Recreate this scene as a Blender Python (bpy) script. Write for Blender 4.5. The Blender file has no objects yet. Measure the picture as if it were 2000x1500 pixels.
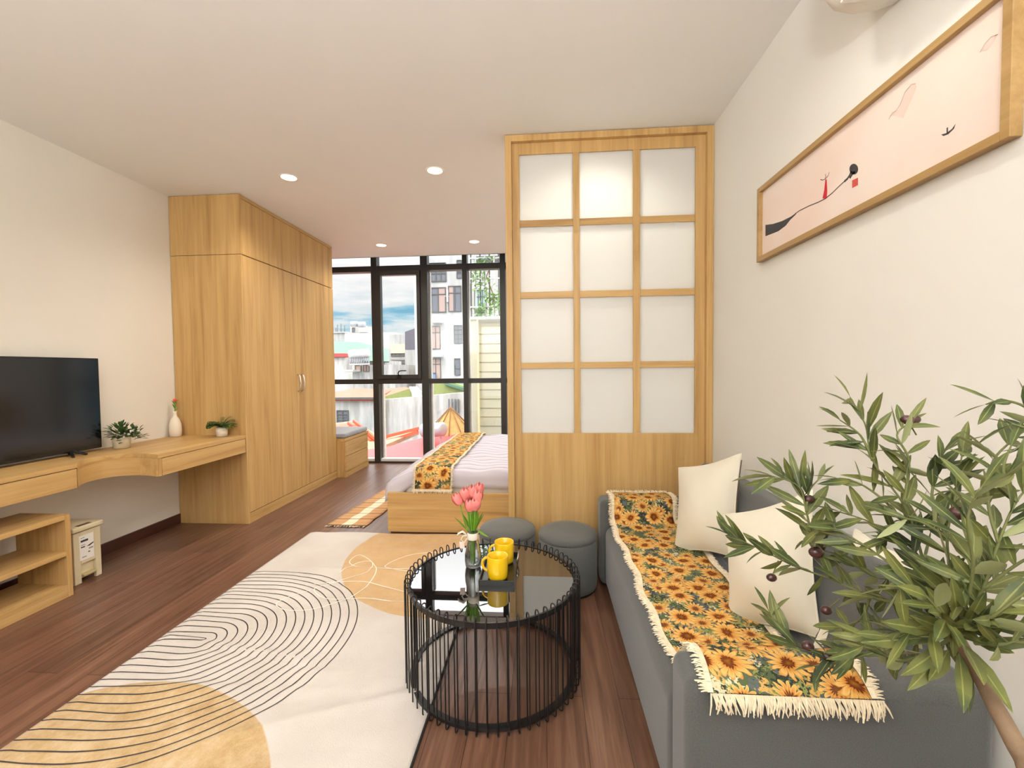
import bpy, math, random
from mathutils import Vector, Matrix
random.seed(7)
S = bpy.context.scene
COL = S.collection
PI = math.pi

# ------------------------------------------------------------------ camera
FPX = 850.0
CAM = Vector((0, 0, 1.26))
def cam_axes(yaw, pitch, roll):
    cy, sy = math.cos(yaw), math.sin(yaw)
    f = Vector((-sy*math.cos(pitch), cy*math.cos(pitch), math.sin(pitch)))
    r = Vector((cy, sy, 0)); d = -(r.cross(f))
    c, s = math.cos(roll), math.sin(roll)
    return r*c - d*s, r*s + d*c, f
RT, DN, FW = cam_axes(.0740607, -.0338987, -.0103299)
cd = bpy.data.cameras.new('camera'); cam = bpy.data.objects.new('camera', cd); COL.objects.link(cam)
cam.matrix_world = Matrix(((RT.x, -DN.x, -FW.x, CAM.x), (RT.y, -DN.y, -FW.y, CAM.y), (RT.z, -DN.z, -FW.z, CAM.z), (0, 0, 0, 1)))
cd.sensor_width = 36; cd.sensor_fit = 'HORIZONTAL'; cd.lens = FPX/2000*36; cd.clip_start = .02; cd.clip_end = 500
S.camera = cam
def at(px, py, Y):            # point of the place seen at a pixel, at depth Y
    v = RT*((px-1000)/FPX) + DN*((py-750)/FPX) + FW
    return CAM + v*(Y/v.y)

# ------------------------------------------------------------------ colour / exposure
S.view_settings.view_transform = 'Standard'; S.view_settings.look = 'None'
S.view_settings.exposure = 0.15; S.view_settings.gamma = 1.0
S.view_settings.use_curve_mapping = False

def lin(r, g=None, b=None):
    if g is None: r, g, b = r
    f = lambda c: (c/255/12.92) if c/255 <= .04045 else ((c/255+.055)/1.055)**2.4
    return (f(r), f(g), f(b), 1)

# ------------------------------------------------------------------ world sky
W = bpy.data.worlds.new('World'); S.world = W; W.use_nodes = True
nt = W.node_tree; nt.nodes.clear()
def N(nt, t, **k):
    n = nt.nodes.new(t)
    for a, v in k.items():
        if a.startswith('i_'):
            key = a[2:]; key = int(key) if key.isdigit() else key
            n.inputs[key].default_value = v
        else: setattr(n, a, v)
    return n
def ln(nt, a, b): nt.links.new(a, b)
def ramp(nt, stops, interp='LINEAR'):
    n = nt.nodes.new('ShaderNodeValToRGB'); n.color_ramp.interpolation = interp
    e = n.color_ramp.elements
    while len(e) < len(stops): e.new(.5)
    for k, (p, c) in enumerate(stops):
        e[k].position = p; e[k].color = c if len(c) == 4 else (*c, 1)
    return n
tc = N(nt, 'ShaderNodeTexCoord'); mp = N(nt, 'ShaderNodeMapping'); mp.inputs['Scale'].default_value = (3.0, 3.0, 17)
mp.inputs['Location'].default_value = (1.3, .2, .55)
ns = N(nt, 'ShaderNodeTexNoise', i_Scale=1.5, i_Detail=7.0, i_Roughness=.55)
sx = N(nt, 'ShaderNodeSeparateXYZ'); ln(nt, tc.outputs['Generated'], mp.inputs[0]); ln(nt, mp.outputs[0], ns.inputs['Vector'])
ln(nt, tc.outputs['Generated'], sx.inputs[0])
el = N(nt, 'ShaderNodeMapRange', i_1=.13, i_2=.24, i_3=0.0, i_4=.40); ln(nt, sx.outputs['Z'], el.inputs[0])
ad = N(nt, 'ShaderNodeMath', operation='ADD'); ln(nt, ns.outputs[0], ad.inputs[0]); ln(nt, el.outputs[0], ad.inputs[1])
rp = ramp(nt, [(.44, (.20, .52, .72)), (.52, (.36, .68, .84)), (.58, (.76, .87, .91)), (.74, (1.05, 1.05, 1.05))])
ln(nt, ad.outputs[0], rp.inputs[0])
bo = N(nt, 'ShaderNodeMapRange', i_1=.22, i_2=.5, i_3=.9, i_4=4.5); ln(nt, sx.outputs['Z'], bo.inputs[0])
bg = N(nt, 'ShaderNodeBackground'); ln(nt, rp.outputs[0], bg.inputs[0]); ln(nt, bo.outputs[0], bg.inputs[1])
wo = N(nt, 'ShaderNodeOutputWorld'); ln(nt, bg.outputs[0], wo.inputs[0])

# ------------------------------------------------------------------ sun and added rear light
XL, XR, ZC, YB, YW = -3.061, 1.022, 2.704, -1.6, 5.79
def light(name, kind, loc, energy, color, **k):
    d = bpy.data.lights.new(name, kind); d.energy = energy; d.color = color
    for a, v in k.items(): setattr(d, a, v)
    o = bpy.data.objects.new(name, d); o.location = loc; COL.objects.link(o); return o
sun = light('sun', 'SUN', (0, 0, 10), .85, (1, .97, .92), angle=.01)
sun.rotation_euler = Vector((-.55, -.60, .80)).to_track_quat('Z', 'Y').to_euler()
# added fill light in front of the solid wall behind the camera
rear = light('rear_fill', 'AREA', (-.6, YB+.06, 1.55), 13, (.97, .99, 1), shape='RECTANGLE', size=2.6, size_y=2.2)
rear.rotation_euler = (PI/2, 0, 0)

# ------------------------------------------------------------------ materials
MATS = {}
def new_mat(name):
    m = bpy.data.materials.new(name); m.use_nodes = True; nt = m.node_tree
    b = nt.nodes['Principled BSDF']; MATS[name] = m; return m, nt, b
def plain(name, c, rough=.5, spec=.5, metal=0.0, noise=0, bump=0, bscale=200, emit=None, var_scale=6, coat=0, sheen=0, alpha=1):
    m, nt, b = new_mat(name)
    b.inputs['Base Color'].default_value = c if len(c) == 4 else (*c, 1)
    b.inputs['Roughness'].default_value = rough; b.inputs['Metallic'].default_value = metal
    b.inputs['Specular IOR Level'].default_value = spec
    b.inputs['Coat Weight'].default_value = coat; b.inputs['Sheen Weight'].default_value = sheen
    t = N(nt, 'ShaderNodeTexCoord')
    if noise:
        n = N(nt, 'ShaderNodeTexNoise', i_Scale=var_scale, i_Detail=5.0); ln(nt, t.outputs['Object'], n.inputs['Vector'])
        r = ramp(nt, [(.3, tuple(x*(1-noise) for x in c[:3])), (.7, tuple(min(1, x*(1+noise)) for x in c[:3]))])
        ln(nt, n.outputs[0], r.inputs[0]); ln(nt, r.outputs[0], b.inputs['Base Color'])
    if bump:
        n2 = N(nt, 'ShaderNodeTexNoise', i_Scale=float(bscale), i_Detail=3.0); ln(nt, t.outputs['Object'], n2.inputs['Vector'])
        bp = N(nt, 'ShaderNodeBump', i_Strength=bump, i_Distance=.002); ln(nt, n2.outputs[0], bp.inputs['Height']); ln(nt, bp.outputs[0], b.inputs['Normal'])
    if emit:
        b.inputs['Emission Color'].default_value = (*emit[:3], 1); b.inputs['Emission Strength'].default_value = emit[3]
    return m
def oak(name, axis, tint=1.0):
    m, nt, b = new_mat(name)
    t = N(nt, 'ShaderNodeTexCoord'); mp = N(nt, 'ShaderNodeMapping')
    sc = {'x': (.7, 14, 14), 'y': (14, .7, 14), 'z': (14, 14, .7), 'h': (.8, .8, 14)}[axis]
    mp.inputs['Scale'].default_value = sc; ln(nt, t.outputs['Object'], mp.inputs[0])
    n1 = N(nt, 'ShaderNodeTexNoise', i_Scale=1.0, i_Detail=8.0, i_Roughness=.6, i_Distortion=.7); ln(nt, mp.outputs[0], n1.inputs['Vector'])
    mp2 = N(nt, 'ShaderNodeMapping'); mp2.inputs['Scale'].default_value = tuple(v*7 if v > 1 else v*3 for v in sc); ln(nt, t.outputs['Object'], mp2.inputs[0])
    n2 = N(nt, 'ShaderNodeTexNoise', i_Scale=1.0, i_Detail=3.0); ln(nt, mp2.outputs[0], n2.inputs['Vector'])
    r = ramp(nt, [(.28, (.42*tint, .235*tint, .080*tint)), (.43, (.56*tint, .340*tint, .125*tint)), (.58, (.63*tint, .400*tint, .158*tint)), (.75, (.68*tint, .445*tint, .185*tint))])
    ln(nt, n1.outputs[0], r.inputs[0])
    mx = N(nt, 'ShaderNodeMixRGB', blend_type='MULTIPLY', i_Fac=.25); ln(nt, r.outputs[0], mx.inputs[1])
    r2 = ramp(nt, [(.3, (.62, .58, .52)), (.6, (1, 1, 1))]); ln(nt, n2.outputs[0], r2.inputs[0]); ln(nt, r2.outputs[0], mx.inputs[2])
    ln(nt, mx.outputs[0], b.inputs['Base Color']); b.inputs['Roughness'].default_value = .42; b.inputs['Specular IOR Level'].default_value = .35
    return m
M = {}
M['oak_z'] = oak('oak vertical grain', 'z'); M['oak_x'] = oak('oak grain along x', 'x'); M['oak_y'] = oak('oak grain along y', 'y'); M['oak_h'] = oak('oak grain level', 'h'); M['oak_frame'] = oak('darker oak picture frame', 'y', .74)
M['wall'] = plain('painted wall', (.84, .825, .77), .75, .25, noise=.012, bump=.05, bscale=300, var_scale=2)
M['wall_left'] = plain('painted wall warm', (.84, .79, .70), .75, .25, noise=.012, bump=.05, bscale=300, var_scale=2)
M['ceil'] = plain('painted ceiling', (.88, .87, .835), .8, .2, noise=.01, var_scale=2)
M['dark_base'] = plain('dark brown baseboard', lin(78, 46, 36), .45)
M['black_frame'] = plain('dark bronze aluminium', (.022, .02, .018), .4, .5)
M['rubber'] = plain('black rubber', (.012, .012, .012), .5)
M['white_frame'] = plain('white painted metal', (.75, .74, .70), .4)
M['black_metal'] = plain('black powder coated wire', (.012, .011, .011), .35, .5)
M['fabric'] = plain('grey woven upholstery', lin(88, 89, 86), .9, .2, noise=.16, bump=.5, bscale=500, var_scale=350, sheen=.3)
M['fabric_ott'] = plain('grey linen ottoman cover', lin(100, 101, 97), .9, .2, noise=.14, bump=.4, bscale=500, var_scale=300, sheen=.2)
M['cream'] = plain('cream cotton', lin(232, 224, 204), .9, .2, noise=.03, bump=.3, bscale=400, sheen=.2)
M['fringe'] = plain('cream yarn', lin(238, 222, 192), .9, .2, noise=.12, var_scale=60)
M['zip'] = plain('brown zip', lin(92, 76, 60), .6)
M['yellow'] = plain('yellow glazed ceramic', (.90, .56, .008), .12, .6, coat=.5)
M['black_plastic'] = plain('black gloss plastic', (.008, .008, .008), .18, .5)
M['tray'] = plain('black lacquer tray', (.008, .008, .007), .25)
M['chrome'] = plain('brushed chrome', (.75, .74, .72), .22, metal=1)
M['pink'] = plain('pink tulip petal', lin(248, 140, 134), .55, noise=.12, var_scale=40)
M['orange_pink'] = plain('coral petal', lin(238, 120, 90), .55)
M['stem'] = plain('fresh green stem', lin(112, 160, 42), .5, noise=.15, var_scale=30)
M['ceramic'] = plain('off white ceramic', lin(238, 226, 205), .35)
M['pot_beige'] = plain('beige ceramic pot', lin(206, 190, 158), .5, noise=.05, var_scale=30)
M['small_leaf'] = plain('dark green small leaves', lin(70, 98, 52), .5, noise=.35, var_scale=40)
M['small_leaf_light'] = plain('fresh green small leaves', lin(96, 130, 50), .5, noise=.35, var_scale=40)
M['blossom'] = plain('white blossom', lin(240, 235, 220), .6)
M['bin'] = plain('beige bin plastic', lin(226, 212, 176), .4)
M['bin_dark'] = plain('bin slot', lin(90, 66, 40), .6)
M['bin_pedal'] = plain('tan bin pedal', lin(200, 180, 130), .45)
M['sticker'] = plain('white sticker', lin(248, 244, 236), .4)
M['ink'] = plain('dark ink', lin(62, 60, 62), .7); M['ink_grey'] = plain('grey ink', lin(160, 160, 158), .7)
M['red_ink'] = plain('red ink', lin(206, 36, 52), .7); M['seal'] = plain('red seal ink', lin(206, 84, 74), .7)
M['ac'] = plain('white plastic casing', lin(240, 236, 226), .4)
M['cushion_grey'] = plain('grey velvet cushion', lin(150, 156, 164), .9, noise=.12, var_scale=12, sheen=.4)
M['bark'] = plain('brown artificial bark', lin(128, 104, 80), .8, noise=.2, bump=.8, bscale=60, var_scale=25)
M['twig'] = plain('green twig', lin(104, 108, 60), .7)
M['olive'] = plain('dark olive fruit', lin(72, 38, 36), .25, .6, noise=.45, var_scale=30)
M['plant_pot'] = plain('dark grey planter', lin(70, 70, 68), .6); M['soil'] = plain('soil', lin(60, 44, 32), .95, noise=.4, var_scale=60)
M['lamp_trim'] = plain('white lamp trim', lin(245, 240, 230), .5)
M['lamp_glow'] = plain('lamp lens', (1, .85, .62), .5, emit=(1, .80, .50, 9))
M['ribbon'] = plain('white ribbon', lin(240, 230, 215), .7)
M['tag'] = plain('pink paper tag', lin(240, 214, 204), .7)
M['sheet_low'] = plain('beige white sheet', lin(226, 214, 200), .85, noise=.03, var_scale=5)

def mat_sheet():
    m, nt, b = new_mat('white bedding with lilac stripes')
    t = N(nt, 'ShaderNodeTexCoord'); sx = N(nt, 'ShaderNodeSeparateXYZ'); ln(nt, t.outputs['Object'], sx.inputs[0])
    ns = N(nt, 'ShaderNodeTexNoise', i_Scale=4.0); ln(nt, t.outputs['Object'], ns.inputs['Vector'])
    a = N(nt, 'ShaderNodeMath', operation='MULTIPLY', i_1=.03); ln(nt, ns.outputs[0], a.inputs[0])
    s = N(nt, 'ShaderNodeMath', operation='ADD'); ln(nt, sx.outputs['Y'], s.inputs[0]); ln(nt, a.outputs[0], s.inputs[1])
    d = N(nt, 'ShaderNodeMath', operation='DIVIDE', i_1=.115); ln(nt, s.outputs[0], d.inputs[0])
    f = N(nt, 'ShaderNodeMath', operation='FRACT'); ln(nt, d.outputs[0], f.inputs[0])
    r = ramp(nt, [(0, lin(216, 211, 213)), (.30, lin(192, 186, 202)), (.40, lin(138, 132, 164)), (.5, lin(214, 209, 213)), (.75, lin(196, 190, 204)), (1, lin(216, 211, 213))])
    ln(nt, f.outputs[0], r.inputs[0]); ln(nt, r.outputs[0], b.inputs['Base Color']); b.inputs['Roughness'].default_value = .85
    return m
M['sheet'] = mat_sheet()

def mat_floor():
    m, nt, b = new_mat('dark brown laminate planks')
    t = N(nt, 'ShaderNodeTexCoord'); mp = N(nt, 'ShaderNodeMapping'); mp.inputs['Rotation'].default_value = (0, 0, PI/2)
    ln(nt, t.outputs['Object'], mp.inputs[0])
    br = N(nt, 'ShaderNodeTexBrick', offset=.37, i_Scale=1.0, i_5=.0016); br.inputs['Brick Width'].default_value = 1.2
    br.inputs['Row Height'].default_value = .137; br.inputs['Mortar Size'].default_value = .0014; br.inputs['Mortar Smooth'].default_value = .3
    br.inputs['Color1'].default_value = (.82, .82, .82, 1); br.inputs['Color2'].default_value = (1.12, 1.1, 1.08, 1); br.inputs['Mortar'].default_value = (.25, .2, .18, 1)
    ln(nt, mp.outputs[0], br.inputs['Vector'])
    mp2 = N(nt, 'ShaderNodeMapping'); mp2.inputs['Scale'].default_value = (38, 1.6, 1); ln(nt, t.outputs['Object'], mp2.inputs[0])
    n1 = N(nt, 'ShaderNodeTexNoise', i_Scale=1.0, i_Detail=8.0, i_Roughness=.65, i_Distortion=.4); ln(nt, mp2.outputs[0], n1.inputs['Vector'])
    r = ramp(nt, [(.25, lin(76, 50, 38)), (.5, lin(114, 80, 62)), (.72, lin(138, 104, 84))]); ln(nt, n1.outputs[0], r.inputs[0])
    mx = N(nt, 'ShaderNodeMixRGB', blend_type='MULTIPLY', i_Fac=1.0); ln(nt, r.outputs[0], mx.inputs[1]); ln(nt, br.outputs[0], mx.inputs[2])
    ln(nt, mx.outputs[0], b.inputs['Base Color']); b.inputs['Roughness'].default_value = .34; b.inputs['Specular IOR Level'].default_value = .5
    bp = N(nt, 'ShaderNodeBump', i_Strength=.15, i_Distance=.002); ln(nt, n1.outputs[0], bp.inputs['Height']); ln(nt, bp.outputs[0], b.inputs['Normal'])
    return m
M['floor'] = mat_floor()

def mat_sunflower(name, scale):
    # woven sunflower tapestry: one flower head per Voronoi cell over a leafy ground, laid out in cloth (UV) metres
    m, nt, b = new_mat(name)
    uv = N(nt, 'ShaderNodeUVMap'); sc = N(nt, 'ShaderNodeVectorMath', operation='SCALE'); sc.inputs['Scale'].default_value = scale
    wb = N(nt, 'ShaderNodeTexNoise', i_Scale=scale*2.2, i_Detail=2.0); ln(nt, uv.outputs[0], wb.inputs['Vector'])
    wa = N(nt, 'ShaderNodeVectorMath', operation='MULTIPLY_ADD'); wa.inputs[1].default_value = (.03*9.5/scale, .03*9.5/scale, 0); ln(nt, wb.outputs[1], wa.inputs[0]); ln(nt, uv.outputs[0], wa.inputs[2])
    ln(nt, wa.outputs[0], sc.inputs[0])
    def flowers(offset, big):
        o = N(nt, 'ShaderNodeVectorMath', operation='ADD'); o.inputs[1].default_value = offset; ln(nt, sc.outputs[0], o.inputs[0])
        v = N(nt, 'ShaderNodeTexVoronoi', voronoi_dimensions='2D', i_Scale=1.0, i_Randomness=.62); ln(nt, o.outputs[0], v.inputs['Vector'])
        d = N(nt, 'ShaderNodeVectorMath', operation='SUBTRACT'); ln(nt, o.outputs[0], d.inputs[0]); ln(nt, v.outputs['Position'], d.inputs[1])
        L = N(nt, 'ShaderNodeVectorMath', operation='LENGTH'); 
        flat = N(nt, 'ShaderNodeVectorMath', operation='MULTIPLY'); flat.inputs[1].default_value = (1, 1, 0); ln(nt, d.outputs[0], flat.inputs[0]); ln(nt, flat.outputs[0], L.inputs[0])
        s = N(nt, 'ShaderNodeSeparateXYZ'); ln(nt, d.outputs[0], s.inputs[0])
        at2 = N(nt, 'ShaderNodeMath', operation='ARCTAN2'); ln(nt, s.outputs[1], at2.inputs[0]); ln(nt, s.outputs[0], at2.inputs[1])
        ml = N(nt, 'ShaderNodeMath', operation='MULTIPLY', i_1=7.0); ln(nt, at2.outputs[0], ml.inputs[0])
        cs = N(nt, 'ShaderNodeMath', operation='COSINE'); ln(nt, ml.outputs[0], cs.inputs[0])
        ab = N(nt, 'ShaderNodeMath', operation='ABSOLUTE'); ln(nt, cs.outputs[0], ab.inputs[0])
        ra = N(nt, 'ShaderNodeMath', operation='MULTIPLY_ADD', i_1=.17, i_2=big-.13); ln(nt, ab.outputs[0], ra.inputs[0])
        q = N(nt, 'ShaderNodeMath', operation='DIVIDE'); ln(nt, L.outputs['Value'], q.inputs[0]); ln(nt, ra.outputs[0], q.inputs[1])
        return q, ab, v
    q, ab, v = flowers((0, 0, 0), .42)
    nz = N(nt, 'ShaderNodeTexNoise', i_Scale=9.0, i_Detail=4.0); ln(nt, sc.outputs[0], nz.inputs['Vector'])
    nd = N(nt, 'ShaderNodeMath', operation='MULTIPLY_ADD', i_1=.35, i_2=-.17); ln(nt, nz.outputs[0], nd.inputs[0])
    q2 = N(nt, 'ShaderNodeMath', operation='ADD'); ln(nt, q.outputs[0], q2.inputs[0]); ln(nt, nd.outputs[0], q2.inputs[1])
    fl = ramp(nt, [(0, lin(150, 98, 30)), (.22, lin(112, 58, 22)), (.36, lin(96, 44, 20)), (.40, lin(196, 120, 50)), (.52, lin(218, 160, 80)), (.8, lin(228, 186, 112)), (1, lin(196, 132, 62))])
    ln(nt, q2.outputs[0], fl.inputs[0])
    pd = ramp(nt, [(.0, (.45, .36, .25)), (.35, (1, 1, 1))]); ln(nt, ab.outputs[0], pd.inputs[0])
    pm = N(nt, 'ShaderNodeMixRGB', blend_type='MULTIPLY'); gt = N(nt, 'ShaderNodeMath', operation='GREATER_THAN', i_1=.42); ln(nt, q2.outputs[0], gt.inputs[0])
    ln(nt, gt.outputs[0], pm.inputs[0]); ln(nt, fl.outputs[0], pm.inputs[1]); ln(nt, pd.outputs[0], pm.inputs[2])
    # ground of small leaves
    vb = N(nt, 'ShaderNodeTexVoronoi', voronoi_dimensions='2D', i_Scale=6.0); 
    wv = N(nt, 'ShaderNodeVectorMath', operation='ADD'); ln(nt, sc.outputs[0], wv.inputs[0]); ln(nt, nz.outputs[1], wv.inputs[1]); ln(nt, wv.outputs[0], vb.inputs['Vector'])
    sp = N(nt, 'ShaderNodeSeparateColor'); ln(nt, vb.outputs['Color'], sp.inputs[0])
    gr = ramp(nt, [(0, lin(52, 58, 50)), (.2, lin(86, 98, 66)), (.48, lin(136, 140, 84)), (.64, lin(92, 98, 100)), (.80, lin(206, 162, 90)), (.92, lin(208, 200, 166))], 'CONSTANT')
    ln(nt, sp.outputs[0], gr.inputs[0])
    # a second, offset layer of smaller flowers half hidden in the ground
    qq, ab2, v2 = flowers((.53, .47, 0), .30)
    l2 = N(nt, 'ShaderNodeMath', operation='LESS_THAN', i_1=.95); ln(nt, qq.outputs[0], l2.inputs[0])
    f2 = ramp(nt, [(0, lin(120, 74, 40)), (.36, lin(110, 62, 34)), (.42, lin(200, 130, 60)), (.9, lin(226, 182, 106))]); ln(nt, qq.outputs[0], f2.inputs[0])
    g2 = N(nt, 'ShaderNodeMixRGB'); ln(nt, l2.outputs[0], g2.inputs[0]); ln(nt, gr.outputs[0], g2.inputs[1]); ln(nt, f2.outputs[0], g2.inputs[2])
    lt = N(nt, 'ShaderNodeMath', operation='LESS_THAN', i_1=1.0); ln(nt, q2.outputs[0], lt.inputs[0])
    mx = N(nt, 'ShaderNodeMixRGB'); ln(nt, lt.outputs[0], mx.inputs[0]); ln(nt, g2.outputs[0], mx.inputs[1]); ln(nt, pm.outputs[0], mx.inputs[2])
    ln(nt, mx.outputs[0], b.inputs['Base Color']); b.inputs['Roughness'].default_value = .9; b.inputs['Specular IOR Level'].default_value = .15
    bp = N(nt, 'ShaderNodeBump', i_Strength=.4, i_Distance=.002); ln(nt, nz.outputs[0], bp.inputs['Height']); ln(nt, bp.outputs[0], b.inputs['Normal'])
    return m
M['sunflower'] = mat_sunflower('sunflower tapestry', 8.6)
M['sunflower_bed'] = mat_sunflower('sunflower tapestry bed', 6.5)

def mat_rug():
    m, nt, b = new_mat('abstract printed rug')
    t = N(nt, 'ShaderNodeTexCoord')
    nz = N(nt, 'ShaderNodeTexNoise', i_Scale=220.0, i_Detail=3.0); ln(nt, t.outputs['Object'], nz.inputs['Vector'])
    nb = N(nt, 'ShaderNodeTexNoise', i_Scale=7.0, i_Detail=9.0, i_Roughness=.8); ln(nt, t.outputs['Object'], nb.inputs['Vector'])
    nf = N(nt, 'ShaderNodeTexNoise', i_Scale=2.5, i_Detail=4.0); ln(nt, t.outputs['Object'], nf.inputs['Vector'])
    base = ramp(nt, [(.35, lin(206, 196, 186)), (.65, lin(218, 210, 202))]); ln(nt, nf.outputs[0], base.inputs[0])
    def disc(c, r, soft=.006):
        d = N(nt, 'ShaderNodeVectorMath', operation='DISTANCE'); d.inputs[1].default_value = (c[0], c[1], 0)
        fl = N(nt, 'ShaderNodeVectorMath', operation='MULTIPLY'); fl.inputs[1].default_value = (1, 1, 0); ln(nt, t.outputs['Object'], fl.inputs[0]); ln(nt, fl.outputs[0], d.inputs[0])
        k = N(nt, 'ShaderNodeMapRange', i_1=r, i_2=r+soft, i_3=1.0, i_4=0.0); ln(nt, d.outputs['Value'], k.inputs[0]); return k
    cur = base.outputs[0]
    for c, r, cols in (((-1.50+1.1, .84-2.1), .76, [(.34, lin(176, 144, 96)), (.5, lin(196, 166, 122)), (.66, lin(210, 188, 152))]),
                       ((-.53+1.1, 2.90-2.1), .80, [(.36, lin(200, 162, 114)), (.6, lin(210, 176, 130))])):
        k = disc(c, r); rr = ramp(nt, cols); ln(nt, nb.outputs[0], rr.inputs[0])
        mx = N(nt, 'ShaderNodeMixRGB'); ln(nt, k.outputs[0], mx.inputs[0]); ln(nt, cur, mx.inputs[1]); ln(nt, rr.outputs[0], mx.inputs[2]); cur = mx.outputs[0]
    ln(nt, cur, b.inputs['Base Color']); b.inputs['Roughness'].default_value = .95; b.inputs['Specular IOR Level'].default_value = .1
    b.inputs['Sheen Weight'].default_value = .2
    bp = N(nt, 'ShaderNodeBump', i_Strength=.5, i_Distance=.003); ln(nt, nz.outputs[0], bp.inputs['Height']); ln(nt, bp.outputs[0], b.inputs['Normal'])
    return m
M['rug'] = mat_rug(); M['rug_line'] = plain('dark printed line', lin(66, 58, 56), .9); M['rug_white'] = plain('cream printed line', lin(246, 238, 222), .9)
M['rug_edge'] = plain('black rug binding', lin(30, 28, 26), .9)

def mat_mat():
    m, nt, b = new_mat('woven striped mat')
    uv = N(nt, 'ShaderNodeUVMap'); sx = N(nt, 'ShaderNodeSeparateXYZ'); ln(nt, uv.outputs[0], sx.inputs[0])
    nz = N(nt, 'ShaderNodeTexNoise', i_Scale=30.0); ln(nt, uv.outputs[0], nz.inputs['Vector'])
    r = ramp(nt, [(0, lin(205, 160, 112)), (.36, lin(240, 228, 200)), (.62, lin(204, 158, 110))], 'CONSTANT'); ln(nt, sx.outputs[0], r.inputs[0])
    d = N(nt, 'ShaderNodeMath', operation='MULTIPLY', i_1=9.0); ln(nt, sx.outputs[1], d.inputs[0])
    f = N(nt, 'ShaderNodeMath', operation='FRACT'); ln(nt, d.outputs[0], f.inputs[0])
    r2 = ramp(nt, [(0, (.22, .16, .12)), (.08, (1, 1, 1)), (.5, (.80, .72, .62)), (.56, (1, 1, 1))], 'CONSTANT'); ln(nt, f.outputs[0], r2.inputs[0])
    mx = N(nt, 'ShaderNodeMixRGB', blend_type='MULTIPLY', i_Fac=.85); ln(nt, r.outputs[0], mx.inputs[1]); ln(nt, r2.outputs[0], mx.inputs[2])
    ln(nt, mx.outputs[0], b.inputs['Base Color']); b.inputs['Roughness'].default_value = .95
    return m
M['mat'] = mat_mat()

def mat_window_glass():
    m, nt, b = new_mat('clear window glass'); nt.nodes.remove(b)
    tr = N(nt, 'ShaderNodeBsdfTransparent'); gl = N(nt, 'ShaderNodeBsdfGlossy', i_Roughness=.02)
    gl.inputs[0].default_value = (.9, .95, 1, 1); mx = N(nt, 'ShaderNodeMixShader', i_Fac=.05)
    ln(nt, tr.outputs[0], mx.inputs[1]); ln(nt, gl.outputs[0], mx.inputs[2]); ln(nt, mx.outputs[0], nt.nodes['Material Output'].inputs[0]); return m
M['glass'] = mat_window_glass()
def mat_frost():
    m, nt, b = new_mat('frosted glass'); nt.nodes.remove(b)
    tl = N(nt, 'ShaderNodeBsdfTranslucent'); tl.inputs[0].default_value = (.95, .96, .93, 1)
    df = N(nt, 'ShaderNodeBsdfDiffuse'); df.inputs[0].default_value = (.90, .90, .87, 1)
    gl = N(nt, 'ShaderNodeBsdfGlossy', i_Roughness=.32); m1 = N(nt, 'ShaderNodeMixShader', i_Fac=.48); m2 = N(nt, 'ShaderNodeMixShader', i_Fac=.06)
    ln(nt, tl.outputs[0], m1.inputs[1]); ln(nt, df.outputs[0], m1.inputs[2]); ln(nt, m1.outputs[0], m2.inputs[1]); ln(nt, gl.outputs[0], m2.inputs[2])
    ln(nt, m2.outputs[0], nt.nodes['Material Output'].inputs[0]); return m
M['frost'] = mat_frost()
def mat_clear():
    m, nt, b = new_mat('clear vase glass'); nt.nodes.remove(b)
    tr = N(nt, 'ShaderNodeBsdfTransparent'); tr.inputs[0].default_value = (.93, .95, .95, 1); gl = N(nt, 'ShaderNodeBsdfGlossy', i_Roughness=.03)
    lw = N(nt, 'ShaderNodeLayerWeight', i_Blend=.45); mx = N(nt, 'ShaderNodeMixShader')
    ln(nt, lw.outputs['Facing'], mx.inputs[0]); ln(nt, tr.outputs[0], mx.inputs[1]); ln(nt, gl.outputs[0], mx.inputs[2]); ln(nt, mx.outputs[0], nt.nodes['Material Output'].inputs[0]); return m
M['clear'] = mat_clear()
m, nt_, b_ = new_mat('black mirror glass'); b_.inputs['Base Color'].default_value = (.006, .005, .005, 1); b_.inputs['Roughness'].default_value = .015; b_.inputs['IOR'].default_value = 2.7
M['black_glass'] = m
m, nt_, b_ = new_mat('screen glass'); b_.inputs['Base Color'].default_value = (.006, .007, .008, 1); b_.inputs['Roughness'].default_value = .13; b_.inputs['IOR'].default_value = 1.6
M['screen'] = m
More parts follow.
